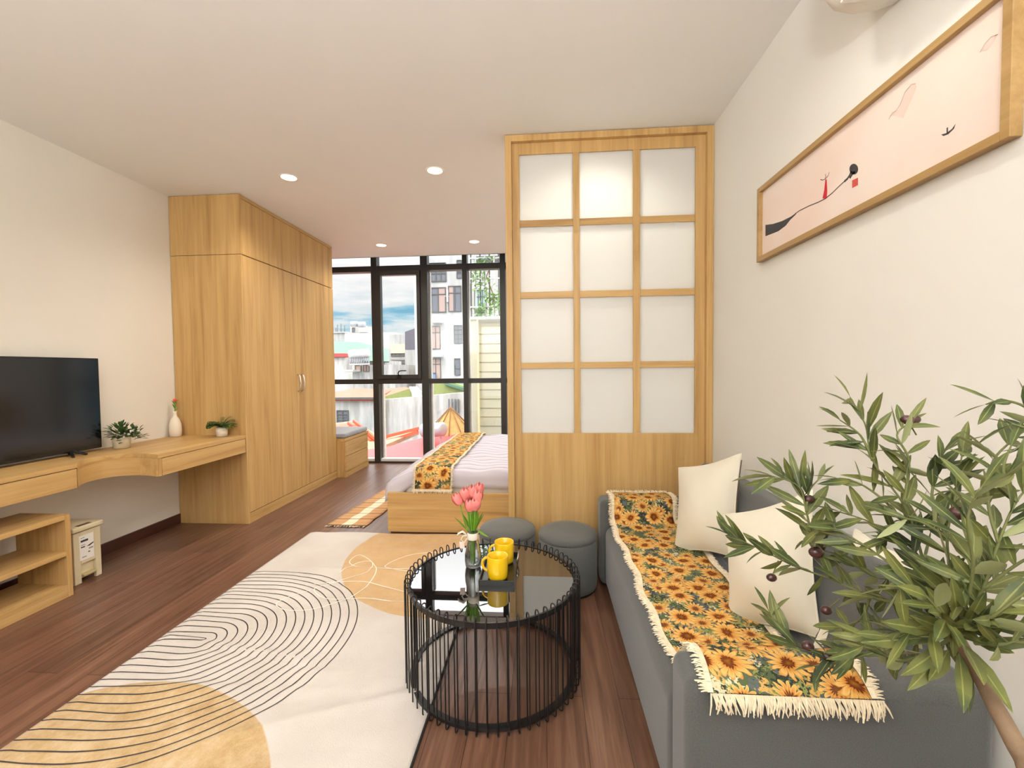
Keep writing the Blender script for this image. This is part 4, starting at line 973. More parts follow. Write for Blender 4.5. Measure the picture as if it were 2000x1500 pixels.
inkpoly([q8(*p) for p in [(1070, 744), (1100, 735), (1130, 712), (1150, 684), (1140, 712), (1110, 741), (1082, 752)]], 0)
inkline([q8(*p) for p in [(1104, 738), (1104, 705)]], .004, 0)
part('boat', art, ['ink'], pp); art = MB()
inkpoly([q8(*p) for p in [(780, 640), (830, 610), (880, 490), (925, 462), (935, 480), (900, 560), (860, 650), (810, 640)]], 3)
inkline([q8(*p) for p in [(780, 660), (800, 625), (822, 612), (845, 575), (870, 510), (905, 468), (930, 462)]], .0022, 4)
part('mountain', art, ['ink', 'red_ink', 'seal', 'wash', 'ridge'], pp); art = MB()
inkline([q8(*p) for p in [(1285, 290), (1310, 245), (1345, 205), (1385, 190)]], .002, 4)
inkpoly([q8(*p) for p in [(1290, 280), (1340, 210), (1380, 190), (1360, 230), (1320, 280)]], 3)
part('mountain', art, ['ink', 'red_ink', 'seal', 'wash', 'ridge'], pp)

# ------------------------------------------------------------------ air conditioner
ac = thing('air_conditioner', (XR, .98, 2.3), 'white rounded air conditioner high on the right wall above the picture', 'air conditioner')
prof = [(XR-.002, 2.300), (.97, 2.285), (.90, 2.278), (.845, 2.292), (.812, 2.33), (.802, 2.39), (.803, 2.50), (.82, 2.545), (.86, 2.56), (XR-.002, 2.56)]
n = len(prof); mb = MB(); ya, yb = .56, 1.385
ends = [(0, .90), (.006, .95), (.02, .985), (.05, 1), (.93, 1), (.965, .985), (.99, .95), (1, .90)]
vs = []
for t, s in ends:
    for x, z in prof: vs.append((XR-(XR-x)*s, ya+(yb-ya)*t, 2.42+(z-2.42)*s))
fs = [(i*n+j, i*n+(j+1) % n, (i+1)*n+(j+1) % n, (i+1)*n+j) for i in range(len(ends)-1) for j in range(n)]
fs += [tuple(range(n))[::-1], tuple((len(ends)-1)*n+j for j in range(n))]
mb.add(vs, fs, 0, smooth=True)
part('casing', mb, 'ac', ac)
part('louvre', B(.835, .93, .62, 1.32, 2.274, 2.281), 'ac', ac, bevel=.002)

# ------------------------------------------------------------------ olive tree
HB = at(1868, 1240, .70)
pot_c = Vector((.84, .50, 0))
ot = thing('olive_tree', pot_c, 'artificial olive tree with dark olives in the right foreground beside the sofa', 'tree')
tk = [pot_c+Vector((0, 0, .20)), Vector((.86, .505, .45)), at(2085, 1600, .555), at(2000, 1480, .60), at(1958, 1405, .63), at(1915, 1325, .67), HB]
tks = []
for k in range(len(tk)-1):
    P = [tk[max(0, k-1)], tk[k], tk[k+1], tk[min(len(tk)-1, k+2)]]
    for i in range(5):
        t = i/5; a, b, c_, d = P; tks.append(.5*((2*b)+(-a+c_)*t+(2*a-5*b+4*c_-d)*t*t+(-a+3*b-3*c_+d)*t*t*t))
tks.append(HB)
part('trunk', MB().tube(tks, [.016-.008*i/(len(tks)-1) for i in range(len(tks))], 12), 'bark', ot, 'brown slender leaning trunk')
part('pot', MB().lathe([(.10, 0), (.125, .01), (.15, .24), (.14, .24), (.135, .20), (0, .20)], pot_c, 36), 'plant_pot', ot)
part('soil', MB().lathe([(.134, .203), (0, .208)], pot_c, 30, close=False), 'soil', ot)
BR = [  # branches: (pixel x, pixel y, depth) knots
 ([(1868, 1240, .70), (1815, 1130, .74), (1790, 1050, .77), (1765, 985, .79), (1705, 900, .82), (1690, 830, .84), (1660, 775, .86)], 1.0),
 ([(1765, 985, .79), (1775, 900, .80), (1752, 850, .81), (1778, 825, .82)], .8),
 ([(1705, 900, .82), (1680, 850, .84), (1640, 820, .86)], .8),
 ([(1790, 1050, .77), (1735, 985, .80), (1680, 945, .83), (1640, 935, .85)], .9),
 ([(1868, 1240, .70), (1790, 1190, .76), (1700, 1165, .82), (1620, 1130, .88), (1550, 1105, .92), (1490, 1075, .95), (1425, 1045, .97)], 1.0),
 ([(1620, 1130, .88), (1590, 1060, .91), (1575, 1000, .92), (1560, 950, .93), (1510, 930, .94)], 1.1),
 ([(1575, 1000, .92), (1580, 960, .93), (1600, 935, .93)], .8),
 ([(1868, 1240, .70), (1780, 1255, .78), (1700, 1275, .85), (1620, 1275, .90), (1560, 1265, .94), (1520, 1225, .97), (1500, 1190, .99)], 1.0),
 ([(1700, 1275, .85), (1650, 1290, .88), (1590, 1300, .90)], .8),
 ([(1868, 1240, .70), (1860, 1150, .70), (1850, 1050, .72), (1868, 960, .74), (1880, 880, .75)], 1.0),
 ([(1850, 1050, .72), (1820, 980, .76), (1835, 900, .79), (1855, 870, .80)], .9),
 ([(1868, 1240, .70), (1920, 1150, .67), (1950, 1060, .66), (1985, 980, .66), (2030, 930, .66)], 1.0),
 ([(1950, 1060, .66), (1930, 980, .68), (1940, 900, .70), (1990, 850, .71)], .9),
 ([(1868, 1240, .70), (1930, 1210, .64), (1985, 1170, .62), (2040, 1130, .61)], 1.0),
 ([(1868, 1240, .70), (1800, 1230, .68), (1740, 1240, .68), (1680, 1265, .69)], .9),
 ([(1815, 1130, .74), (1740, 1100, .78), (1680, 1060, .82), (1620, 1030, .86), (1580, 1050, .90)], 1.0),
 ([(1815, 1130, .74), (1760, 1060, .78), (1700, 1020, .82), (1640, 1000, .86)], 1.0),
 ([(1850, 1050, .72), (1800, 1020, .74), (1750, 1010, .77)], .9),
 ([(2060, 860, .66), (2010, 800, .68), (1960, 782, .69), (1925, 790, .70)], .8),
 ([(2060, 880, .66), (2010, 840, .68), (1975, 828, .69)], .7),
 ([(1868, 1240, .70), (1900, 1180, .72), (1925, 1120, .74), (1900, 1060, .76), (1880, 1010, .78)], 1.0),
 ([(1868, 1240, .70), (1840, 1200, .66), (1790, 1150, .66), (1740, 1150, .68)], 1.0),
 ([(1868, 1240, .70), (1940, 1260, .64), (1990, 1250, .62)], .9),
 ([(1920, 1150, .67), (1990, 1100, .65), (2050, 1070, .64)], .9),
 ([(1868, 1240, .70), (1900, 1120, .66), (1890, 1010, .64), (1925, 940, .64)], 1.0),
 ([(1868, 1240, .70), (1830, 1170, .74), (1780, 1120, .79), (1720, 1130, .84), (1660, 1100, .88)], 1.0),
 ([(1868, 1240, .70), (1800, 1280, .70), (1750, 1290, .72), (1700, 1260, .74)], .9),
 ([(1985, 980, .66), (1960, 920, .67), (1975, 870, .68)], .9),
 ([(1700, 1165, .82), (1680, 1210, .84), (1640, 1225, .87)], .9),
]
tw_ = MB(); lv = MB(); rt = random.Random(11)
for knots, ls in BR:
    K = [at(*k) for k in knots]; pts = []
    for k in range(len(K)-1):
        P = [K[max(0, k-1)], K[k], K[k+1], K[min(len(K)-1, k+2)]]
        for i in range(6):
            t = i/6; a, b, c_, d = P; pts.append(.5*((2*b)+(-a+c_)*t+(2*a-5*b+4*c_-d)*t*t+(-a+3*b-3*c_+d)*t*t*t))
    pts.append(K[-1]); m_ = len(pts)
    tw_.tube(pts, [.0028-.0018*i/(m_-1) for i in range(m_)], 6)
    acc = 0; side = 1; start = .03 if knots[0][0] == 1868 else .01; tot = 0
    for i in range(m_-1):
        seg = (pts[i+1]-pts[i]); L = seg.length; tot += L; acc += L
        if tot < start: continue
        while acc > .0175:
            acc -= .0175
            d = seg.normalized(); p = pts[i+1]-d*min(acc, L)
            for sgn in ((1, -1) if rt.random() < .65 else (side,)):
                rv = Vector((rt.uniform(-1, 1), rt.uniform(-1, 1), rt.uniform(-1, 1))); perp = (rv-d*rv.dot(d)).normalized()*sgn
                # leaves mostly spread across the view of a person, i.e. around the twig
                ld2 = (d*rt.uniform(.35, 1.1)+perp*rt.uniform(.5, 1.0)+Vector((0, 0, rt.uniform(-.25, .35)))).normalized()
                up = Vector((rt.uniform(-.8, .8), rt.uniform(-1.0, .2), rt.uniform(.1, 1))).normalized()
                LL = rt.uniform(.044, .080)*ls
                end = p+ld2*LL
                if end.x > XR-.02 or end.y < .42: continue
                sprig_leaf(lv, p, ld2, LL, rt.uniform(.0125, .019)*ls, up=up, curl=rt.uniform(-.1, .3))
            side = -side
    sprig_leaf(lv, pts[-1], (pts[-1]-pts[-2]), .05*ls, .012*ls, curl=.1); 
# long leaves radiating from the head of the trunk
for px_, py_, dd in ((1640, 1260, .66), (1700, 1210, .64), (1760, 1330, .64), (1780, 1350, .66), (1890, 1390, .62), (1905, 1400, .66), (1985, 1385, .60), (1740, 1180, .62), (1960, 1180, .62), (1820, 1330, .66), (1870, 1120, .64), (2010, 1200, .60), (1930, 1330, .6), (1800, 1110, .64)):
    e = at(px_, py_, dd); p = HB+(e-HB)*rt.uniform(.1, .35); d = (e-p); sprig_leaf(lv, p, d, min(.095, d.length), .021, up=Vector((rt.uniform(-.3, .3), -1, .5)), curl=.1)
part('twigs', tw_, 'twig', ot); part('foliage', lv, 'leaf', ot)
for px_, py_, dd, r in ((1772, 820, .82, .0085), (1785, 819, .825, .0085), (1602, 1049, .90, .010), (1594, 1079, .895, .011), (1600, 1066, .91, .009), (1507, 1128, .95, .0085), (1614, 1192, .88, .0085), (1578, 1262, .92, .0095), (1617, 1282, .89, .0085), (1838, 1150, .72, .010), (1580, 975, .93, .009), (1872, 1002, .72, .0105)):
    cc = at(px_, py_, dd); part('olive', MB().ball(cc, r, 14, sc=(1.25, 1, 1)), 'olive', ot)
for i, j in (((1772, 820, .82), (1790, 850, .81)), ((1785, 819, .825), (1775, 850, .81)), ((1507, 1128, .95), (1520, 1095, .94)), ((1614, 1192, .88), (1640, 1170, .87)), ((1578, 1262, .92), (1590, 1268, .92)), ((1872, 1002, .72), (1900, 1008, .72)), ((1838, 1150, .72), (1835, 1120, .73))):
    part('fruit_stalk', MB().tube([at(*i), at(*j)], .0012, 5), 'twig', ot)

# ------------------------------------------------------------------ the town outside the window
def pbox(mb, x0, x1, y0, y1, Y, depth, m=0, zbot=None):    # block whose front face spans the pixels at depth Y
    a = at(x0, y1, Y); b = at(x1, y0, Y); mb.box(a.x, b.x, Y, Y+depth, a.z if zbot is None else zbot, b.z, m); return a, b
def win(parent, x0, x1, y0, y1, Y, glass='window_dark', bars=(.5,), hb=(.28,), name='window', curtain=None):
    a = at(x0, y1, Y); b = at(x1, y0, Y); f = max(.03, (b.x-a.x)*.06); y = Y-.06; mb = MB()
    mb.box(a.x, a.x+f, y, Y, a.z, b.z, 1).box(b.x-f, b.x, y, Y, a.z, b.z, 1).box(a.x+f, b.x-f, y, Y, b.z-f, b.z, 1).box(a.x+f, b.x-f, y, Y, a.z, a.z+f, 1)
    for t in bars: xx = a.x+(b.x-a.x)*t; mb.box(xx-f/2, xx+f/2, y, Y, a.z+f, b.z-f, 1)
    for t in hb: zz = b.z-(b.z-a.z)*t; mb.box(a.x+f, b.x-f, y+.005, Y, zz-f/2, zz+f/2, 1)
    fr = part(name, mb, ['window_dark', 'window_frame_dark'], parent)
    g = MB().box(a.x+f, b.x-f, Y-.02, Y-.008, a.z+f, b.z-f, 0)
    part('pane', g, glass, fr)
    if curtain:
        s0, s1 = curtain[0], curtain[1]; part('curtain', B(a.x+f+(b.x-a.x-2*f)*s0, a.x+f+(b.x-a.x-2*f)*s1, Y-.03, Y-.021, a.z+f, b.z-f), curtain[2], fr)
ZG = -14.0
gr = B(-120, 80, 7.2, 160, ZG-.5, ZG).build('ground', 'grey_wall'); tag(gr, 'pale street ground far below the window', 'ground', kind='structure')

tw1 = thing('apartment_tower', (at(880, 700, 26).x, 26, ZG), 'white apartment tower with many dark framed windows seen through the window', 'building')
mb = MB(); pbox(mb, 817, 985, 430, 760, 26, 9, zbot=ZG); part('wall', mb, 'tower', tw1)
mb = MB(); pbox(mb, 812, 819, 430, 760, 26.5, 6, zbot=ZG); part('drain_pipe', mb, 'pale_steel', tw1)
YT = 26
win(tw1, 818, 822, 566, 614, YT, bars=(), hb=(.2, .7)); win(tw1, 818, 822, 662, 684, YT, bars=(), hb=())
win(tw1, 841, 872, 528, 551, YT, bars=(.35, .66), glass='window_dark'); win(tw1, 892, 902, 530, 544, YT, bars=())
win(tw1, 842, 871, 561, 611, YT, curtain=(.5, 1, 'curtain')); win(tw1, 876, 901, 558, 609, YT, curtain=(0, .35, 'curtain'))
win(tw1, 842, 860, 637, 682, YT, bars=(.5,), curtain=(.0, 1, 'curtain')); win(tw1, 887, 903, 635, 671, YT, bars=(.5,), hb=(.25, .5, .75))
win(tw1, 842, 861, 700, 740, YT, curtain=(.2, 1, 'curtain')); win(tw1, 888, 899, 700, 733, YT, bars=(), hb=(.6,)); win(tw1, 842, 852, 728, 742, YT-.08, bars=(), hb=(), glass='curtain_blue')
win(tw1, 835, 871, 513, 517, YT, bars=(), hb=()); win(tw1, 892, 902, 508, 515, YT, bars=(), hb=())
win(tw1, 915, 919, 555, 606, YT, bars=(), hb=(.3,)); win(tw1, 927, 950, 566, 612, YT, bars=(.33, .66), hb=(.3,), glass='glass_teal'); win(tw1, 927, 975, 500, 512, YT, bars=(.25, .5, .75), hb=()); 
mb = MB()
for y in (625, 692): pbox(mb, 842, 862, y, y+5, YT-.4, .4)
pbox(mb, 872, 875, 566, 590, YT-.1, .1)
part('window_hood', mb, 'pale_steel', tw1)

cr = thing('clad_building', (at(960, 800, 8.2).x, 8.2, ZG), 'cream clad building wall with horizontal panels close outside the window', 'building')
a0 = at(916, 622, 8.2); a1 = at(935, 622, 8.2)
part('wall', B(a0.x, a0.x+3.6, 8.2, 11, ZG, a0.z), 'cream_panel', cr)
part('corner_pilaster', B(a0.x+.0, a1.x-.02, 8.14, 8.2, ZG, a0.z), 'cream_panel', cr)
part('corner_trim', B(a1.x-.03, a1.x+.0, 8.12, 8.2, ZG, a0.z), 'cream_trim', cr)
part('coping', B(a0.x-.02, a0.x+3.6, 8.10, 8.25, a0.z-.03, a0.z+.02), 'cream_panel', cr)
for k, y in enumerate([652.5, 671.5, 689.5, 707.5, 726, 744, 761, 779, 797, 814, 832, 850, 868, 886, 904]):
    z = at(945, y, 8.2).z; part('panel_groove', B(a1.x, a0.x+3.6, 8.193, 8.2, z-.005, z+.005), 'groove', cr)

pg = thing('roof_trellis', (at(960, 560, 10).x, 10, a0.z), 'white steel roof trellis with slanted top above the cream clad wall', 'trellis')
base = a0.z; 
for k, x in enumerate(range(921, 985, 9)):
    p = at(x, 622, 9.2); q = at(x, 500, 9.2); part('post', MB().box(p.x-.014, p.x+.014, 9.19, 9.21, base, q.z+.3), 'pale_steel' if k % 2 else 'window_frame_dark', pg)
rl_ = MB()
for y in (600, 545, 505):
    p = at(918, y, 9.2); q = at(1010, y, 9.2); rl_.box(p.x, q.x, 9.18, 9.22, p.z-.015, p.z+.015)
part('rail', rl_, 'pale_steel', pg)
rf = MB()
p = at(914, 488, 9.2); q = at(1010, 478, 9.2)
for k in range(9):
    t = k/8; xx = p.x+(q.x-p.x)*t; rf.beam((xx, 9.0, p.z), (xx, 10.6, p.z+.35), .02, .03)
rf.hexa([(p.x+.2, 9.0, p.z+.03), (q.x, 9.0, p.z+.03), (q.x, 10.6, p.z+.38), (p.x+.2, 10.6, p.z+.38), (p.x+.2, 9.0, p.z+.05), (q.x, 9.0, p.z+.05), (q.x, 10.6, p.z+.40), (p.x+.2, 10.6, p.z+.40)])
part('canopy', rf, 'slab', pg)
iv = thing('climbing_plant', (at(955, 620, 9.1).x, 9.1, base), 'bright green climbing plant growing up the white trellis', 'plant')
lf = MB(); ri = random.Random(5)
for k in range(420):
    t = ri.random(); y = 622-118*t; spread = 5+24*(1-abs(t-.45)); x = 955-12*t+ri.gauss(0, 1)*spread*.55+16*math.sin(t*7)
    if x < 922 or x > 990: continue
    p = at(x, y, 9.12+ri.uniform(-.1, .05)); sprig_leaf(lf, p, (ri.uniform(-1, 1), ri.uniform(-.6, .2), ri.uniform(-.7, .7)), ri.uniform(.05, .09), .05)
for k in range(90):
    p = at(936+ri.gauss(0, 6), 612+ri.gauss(0, 7), 9.1); sprig_leaf(lf, p, (ri.uniform(-1, 1), ri.uniform(-.6, .2), ri.uniform(-.3, 1)), .07, .05)
part('foliage', lf, 'ivy', iv); part('stem', MB().tube([at(955, 622, 9.14), at(965, 580, 9.14), at(950, 540, 9.14), at(962, 510, 9.14)], .012), 'straw_dark', iv)

# blocks left of the tower
def building(name, loc, label, specs, wins=(), cat='building'):
    t = thing(name, loc, label, cat)
    for nm, x0, x1, y0, y1, Y, dep, mt_, zb in specs:
        mb = MB(); pbox(mb, x0, x1, y0, y1, Y, dep, zbot=zb); part(nm, mb, mt_, t)
    for wv in wins: win(t, *wv)
    return t
building('gabled_house', (at(800, 700, 40).x, 40, ZG), 'grey house with a slate upper storey left of the white tower', [('lower_wall', 792, 826, 683, 760, 40, 8, 'grey_wall', ZG)])
gh = bpy.data.objects['gabled_house']; p = [at(791, 683, 40), at(826, 683, 40), at(826, 636, 40), at(791, 648, 40)]
part('upper_storey', MB().hexa([p[0], p[1], p[1]+Vector((0, 8, 0)), p[0]+Vector((0, 8, 0)), p[3], p[2], p[2]+Vector((0, 8, 0)), p[3]+Vector((0, 8, 0))]), 'slate', gh)
building('concrete_house', (at(780, 700, 46).x, 46, ZG), 'pale grey house with barred balcony windows between the concrete block and gabled house', [('wall', 762, 795, 653, 760, 46, 8, 'grey_wall', ZG), ('lower_balcony', 763, 797, 700, 722, 44.5, 1.5, 'slab', None), ('parapet', 762, 795, 672, 690, 45.8, .2, 'cream_panel', None)],
         [(764, 792, 686, 697, 46, 'window_dark', (.3, .6), ()), (765, 796, 703, 720, 44.5, 'window_dark', (.3, .6), (.4,))])
building('concrete_block', (at(710, 690, 50).x, 50, ZG), 'wide pale concrete block below the skyline with tanks on its roof', [('wall', 676, 772, 649, 760, 50, 10, 'concrete', ZG), ('stair_house', 684, 714, 636, 650, 52, 4, 'white_wall', None), ('tank_stand', 700, 716, 640, 649, 50.5, 2, 'concrete', None)],
         [(763, 769, 657, 676, 50, 'window_dark', (), ()), (688, 693, 640, 649, 52, 'window_dark', (), ())])
cb = bpy.data.objects['concrete_block']
for x, y in ((692, 633), (707, 634)):
    p = at(x, y, 51); tag(MB().tube([p-Vector((.38, 0, 0)), p+Vector((.38, 0, 0))], .32, 14).build('water_tank', 'steel'), 'small steel water tank on the concrete block roof, %s of two' % ('left' if x < 700 else 'right'), 'water tank', 'roof tanks on the concrete block')
building('grey_house', (at(660, 690, 55).x, 55, ZG), 'low grey building with slim masts at the left edge of the view', [('wall', 600, 678, 650, 760, 55, 10, 'grey_wall', ZG), ('roof_slab', 600, 678, 648, 651, 54.8, 10.4, 'concrete', None)])
mb = MB()
for x, h in ((659, 634), (666, 632), (673, 636), (656, 640)): p = at(x, 650, 56); q = at(x, h, 56); mb.tube([(p.x, 56, p.z-.5), (q.x, 56, q.z)], .05, 6)
part('mast', mb, 'window_frame_dark', bpy.data.objects['grey_house'])
# green roofed hall
gh2 = thing('green_roof_hall', (at(700, 690, 36).x, 36, ZG), 'long hall with a green steel roof behind the white water heater', 'building')
p = [at(600, 715, 34), at(745, 715, 34), at(745, 690, 34), at(690, 676, 34), at(600, 664, 34)]
part('roof', MB().add([at(560, 700, 33), at(760, 706, 33), at(760, 682, 38), at(700, 668, 38), at(560, 664, 38), at(560, 702, 33.2), at(760, 708, 33.2), at(760, 684, 38.3), at(700, 670, 38.3), at(560, 666, 38.3)], [(0, 1, 2, 3, 4), (9, 8, 7, 6, 5), (0, 5, 6, 1), (1, 6, 7, 2), (2, 7, 8, 3), (3, 8, 9, 4), (4, 9, 5, 0)]), 'green_roof', gh2)
mb = MB(); pbox(mb, 570, 752, 704, 780, 34, 4, zbot=ZG); part('wall', mb, 'white_wall', gh2)
building('red_roof_shed', (at(660, 705, 30).x, 30, ZG), 'small pale shed with a red roof edge behind the water heater', [('roof', 600, 672, 690, 698, 30, 3, 'red_roof', None), ('wall', 600, 676, 698, 760, 30.2, 3, 'white_wall', ZG)])
# roof terrace building with the water heater and small windows
building('terrace_house', (at(700, 740, 24).x, 24, ZG), 'white terrace house with two small windows under the solar water heater', [('wall', 690, 770, 712, 790, 24, 5, 'white_wall', ZG), ('canopy', 668, 690, 722, 726, 23, 3, 'concrete', None), ('wall_wing', 600, 692, 728, 790, 24.5, 4, 'concrete', ZG)],
         [(694, 706, 713, 726, 24, 'curtain', (), ()), (710, 722, 712, 726, 24, 'curtain', (.5,), ())])
sh_ = thing('solar_water_heater', at(700, 712, 24), 'white cylindrical solar water heater with glass tubes on the terrace house', 'water heater')
p, q = at(682, 693, 23.4), at(722, 690, 23.4)
part('tank', MB().tube([p, p+Vector((.05, 0, 0)), q-Vector((.05, 0, 0)), q], [.12, .26, .26, .12], 16), 'pale_steel', sh_)
mb = MB()
for k in range(9): 
    x = 686+k*4.3; mb.tube([at(x, 697, 23.3), at(x-1, 710, 22.9)], .04, 6)
part('collector_tubes', mb, 'window_dark', sh_)
mb = MB()
for x in (684, 704, 721): mb.tube([at(x, 692, 23.4), at(x, 714, 23.6)], .035, 6)
mb.tube([at(683, 712, 22.9), at(722, 711, 22.9)], .04, 6); part('stand', mb, 'pale_steel', sh_)
# middle band roofs
rr = thing('orange_roof_house', (at(700, 765, 17).x, 17, ZG), 'white house with a flat orange red roof just below eye level', 'building')
pz_ = [at(630, 777, 15.5), at(738, 777, 15.5), at(765, 762, 19), at(697, 758, 19), at(655, 765, 18)]
part('roof', MB().add(pz_+[v-Vector((0, 0, .12)) for v in pz_], [(0, 1, 2, 3, 4), (9, 8, 7, 6, 5)]+[(i, (i+1) % 5, 5+(i+1) % 5, 5+i) for i in range(5)]), 'orange_roof', rr)
mb = MB(); pbox(mb, 600, 736, 779, 860, 15.6, 3, zbot=ZG); part('wall', mb, 'white_wall', rr)
mb = MB(); pbox(mb, 600, 730, 776, 781, 15.4, .2); part('gutter', mb, 'window_frame_dark', rr)
win(rr, 659, 681, 801, 828, 15.6, 'window_dark', (.5,), (.3, .5, .7))
g3 = thing('long_white_wall', (at(800, 820, 14).x, 14, ZG), 'long stained white wall with slit openings facing the window', 'building')
A = at(742, 781, 14.6); Bq = at(912, 766, 13.0)
part('wall', MB().hexa([(A.x, 14.6, ZG), (Bq.x, 13.0, ZG), (Bq.x, 13.3, ZG), (A.x, 14.9, ZG), (A.x, 14.6, A.z), (Bq.x, 13.0, Bq.z), (Bq.x, 13.3, Bq.z), (A.x, 14.9, A.z)]), 'white_wall', g3)
for x in (876, 882, 888, 894):
    p = at(x, 779, 13.1); q = at(x+1.8, 800+(x-876)*.4, 13.1); part('slit', B(p.x, q.x, 13.05, 13.16, q.z, p.z), 'window_dark', g3)
mb = MB(); pbox(mb, 740, 745, 768, 905, 14.2, .3); part('pier', mb, 'pale_steel', g3)
gf = thing('green_sheet_house', (at(800, 765, 18).x, 18, ZG), 'roof with yellow green sheet cladding above the long white wall', 'building')
P = [at(745, 784, 16), at(806, 776, 16), at(806, 757, 16), at(745, 776, 16)]
part('cladding', MB().hexa([P[0], P[1], P[1]+Vector((0, .2, 0)), P[0]+Vector((0, .2, 0)), P[3], P[2], P[2]+Vector((0, .2, 0)), P[3]+Vector((0, .2, 0))]), 'green_fence', gf)
P = [at(745, 778, 16.1), at(806, 759, 16.1), at(790, 756, 20), at(745, 760, 20)]
part('roof', MB().add(P+[v-Vector((0, 0, .1)) for v in P], [(0, 1, 2, 3), (7, 6, 5, 4), (0, 4, 5, 1), (1, 5, 6, 2), (2, 6, 7, 3), (3, 7, 4, 0)]), 'orange_roof', gf)
gk = thing('green_cladding_shed', (at(870, 765, 17).x, 17, ZG), 'shed with green and yellow sheet walls right of the long wall top', 'building')
P = [at(830, 778, 16.5), at(915, 768, 16.5), at(915, 757, 16.5), at(878, 745, 16.5), at(830, 748, 16.5)]
part('wall', MB().add(P+[v+Vector((0, .2, 0)) for v in P], [(0, 1, 2, 3, 4), (9, 8, 7, 6, 5)]+[(i, 5+i, 5+(i+1) % 5, (i+1) % 5) for i in range(5)]), 'green_fence', gk)
P = [at(868, 746, 16.3), at(920, 762, 16.3), at(925, 755, 20), at(880, 741, 20)]
part('roof', MB().add(P+[v-Vector((0, 0, .1)) for v in P], [(0, 1, 2, 3), (7, 6, 5, 4), (0, 4, 5, 1), (1, 5, 6, 2), (2, 6, 7, 3), (3, 7, 4, 0)]), 'green_roof', gk)
qa, qb = at(831, 778, 16.6), at(914, 770, 16.6); part('lower_wall', B(qa.x, qb.x, 16.55, 16.9, ZG, qa.z), 'white_wall', gk)
sd = thing('roof_heater', at(818, 765, 15.5), 'small slanted solar heater on the roofs behind the middle mullion', 'water heater')
part('collector', MB().hexa([at(805, 771, 15.4), at(824, 768, 15.4), at(815, 757, 15.9), at(799, 757, 15.9)]+[v+Vector((0, 0, .04)) for v in (at(805, 771, 15.4), at(824, 768, 15.4), at(815, 757, 15.9), at(799, 757, 15.9))]), 'steel', sd)
part('tank', MB().tube([at(806, 773, 15.2), at(822, 771, 15.2)], .09, 12), 'pale_steel', sd)
# foreground red roofs below the window
fr_ = thing('red_steel_roof', (at(790, 870, 9.5).x, 9.5, ZG), 'large flat red steel roof directly below the window', 'building')
P = [Vector((-4.2, 7.6, -2.6)), Vector((-.4, 7.6, -2.6))]
P = [at(560, 945, 8.0), at(880, 945, 8.0), at(880, 818, 11.0), at(600, 898, 9.0)]
P = [at(640, 960, 7.6), at(1010, 960, 7.6), at(1010, 830, 11.0), at(862, 846, 10.6), at(832, 853, 10.4), at(755, 873, 9.8), at(640, 888, 9.3)]
part('roof', MB().add(P+[v-Vector((0, 0, .1)) for v in P], [tuple(range(7)), tuple(range(7, 14))[::-1]]+[(i, 7+i, 7+(i+1) % 7, (i+1) % 7) for i in range(7)]), 'red_roof', fr_)
part('wall', B(P[0].x, P[1].x, 7.7, 9.0, ZG, P[0].z-.12), 'white_wall', fr_)
or_ = thing('old_tin_roof', (at(690, 840, 12).x, 12, ZG), 'weathered orange and cream tin roof behind the red steel roof', 'building')
P = [at(640, 895, 10.6), at(735, 876, 10.6), at(818, 842, 12.2), at(815, 836, 12.6), at(752, 858, 12.0), at(691, 822, 13.0), at(640, 828, 13.0)]
part('roof', MB().add([v for v in P]+[v-Vector((0, 0, .1)) for v in P], [tuple(range(7)), tuple(range(7, 14))[::-1]]+[(i, 7+i, 7+(i+1) % 7, (i+1) % 7) for i in range(7)]), 'rust', or_)
mb = MB()
for a_, b_2, w_ in (((691, 822), (735, 858), .07), ((680, 826), (724, 862), .05), ((742, 856), (817, 837), .07), ((748, 866), (816, 843), .06), ((700, 838), (740, 866), .04)):
    mb.beam(at(*a_, 12.0), at(*b_2, 11.4), w_, .08)
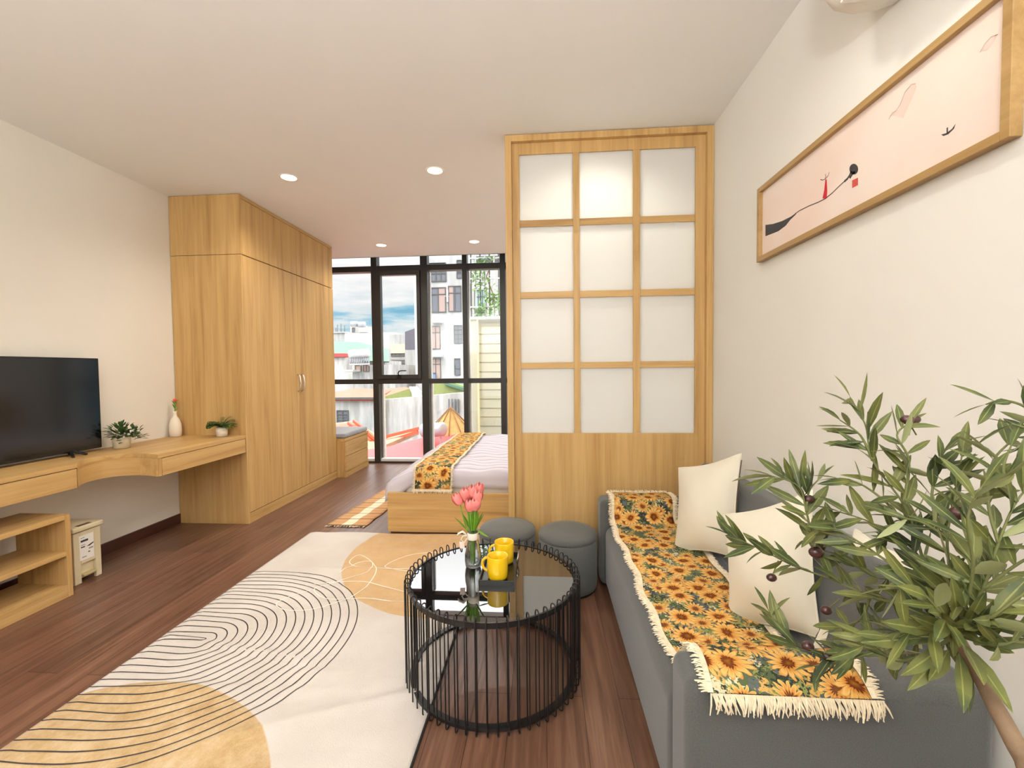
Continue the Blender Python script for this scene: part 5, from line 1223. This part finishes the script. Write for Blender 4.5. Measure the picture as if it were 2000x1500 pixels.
part('ridge_cap', mb, 'orange_roof', or_, 'orange red ridge strips')
P = [at(642, 832, 12.6), at(690, 823, 12.6), at(700, 834, 11.6), at(642, 842, 11.6)]
part('patch', MB().add(P+[v-Vector((0, 0, .05)) for v in P], [(0, 1, 2, 3), (7, 6, 5, 4), (0, 4, 5, 1), (1, 5, 6, 2), (2, 6, 7, 3), (3, 7, 4, 0)]), 'orange_roof', or_)
# straw parasol and white tank
sp_ = thing('straw_hut_roof', at(882, 845, 11), 'conical straw hut roof beyond the bed', 'hut')
ap = at(880, 797, 11.0); zb = at(880, 850, 11).z; R0 = .68; cone = MB(); nseg = 12; vs = [ap]
for k in range(nseg): a = 2*PI*k/nseg; vs.append((ap.x+R0*math.cos(a), ap.y+R0*math.sin(a), zb))
for k in range(nseg): a = 2*PI*k/nseg; vs.append((ap.x+R0*.9*math.cos(a), ap.y+R0*.9*math.sin(a), zb-.05))
cone.add(vs, [(0, 1+k, 1+(k+1) % nseg) for k in range(nseg)]+[(1+k, 13+k, 13+(k+1) % nseg, 1+(k+1) % nseg) for k in range(nseg)])
part('thatch', cone, 'straw', sp_)
mb = MB()
for k in range(nseg):
    a = 2*PI*k/nseg+.13; mb.tube([ap+Vector((0, 0, .04)), (ap.x+R0*1.01*math.cos(a), ap.y+R0*1.01*math.sin(a), zb+.01)], .012, 5)
part('rib', mb, 'straw_dark', sp_); part('pole', MB().tube([(ap.x, ap.y, ZG), (ap.x, ap.y, ap.z-.1)], .04, 8), 'straw_dark', sp_)
wt = thing('rooftop_tank', at(855, 860, 10.6), 'white steel water tank on a stand beside the straw hut', 'water tank')
p, q = at(826, 841, 10.2), at(867, 838, 9.9)
part('tank', MB().tube([p, p.lerp(q, .05), p.lerp(q, .95), q], [.09, .165, .165, .11], 20), 'steel', wt)
mb = MB()
for t in (.15, .5, .85): r_ = p.lerp(q, t); mb.beam(r_-Vector((0, 0, .18)), (r_.x, r_.y, r_.z-.42), .03, .03)
part('stand', mb, 'grey_wall', wt)
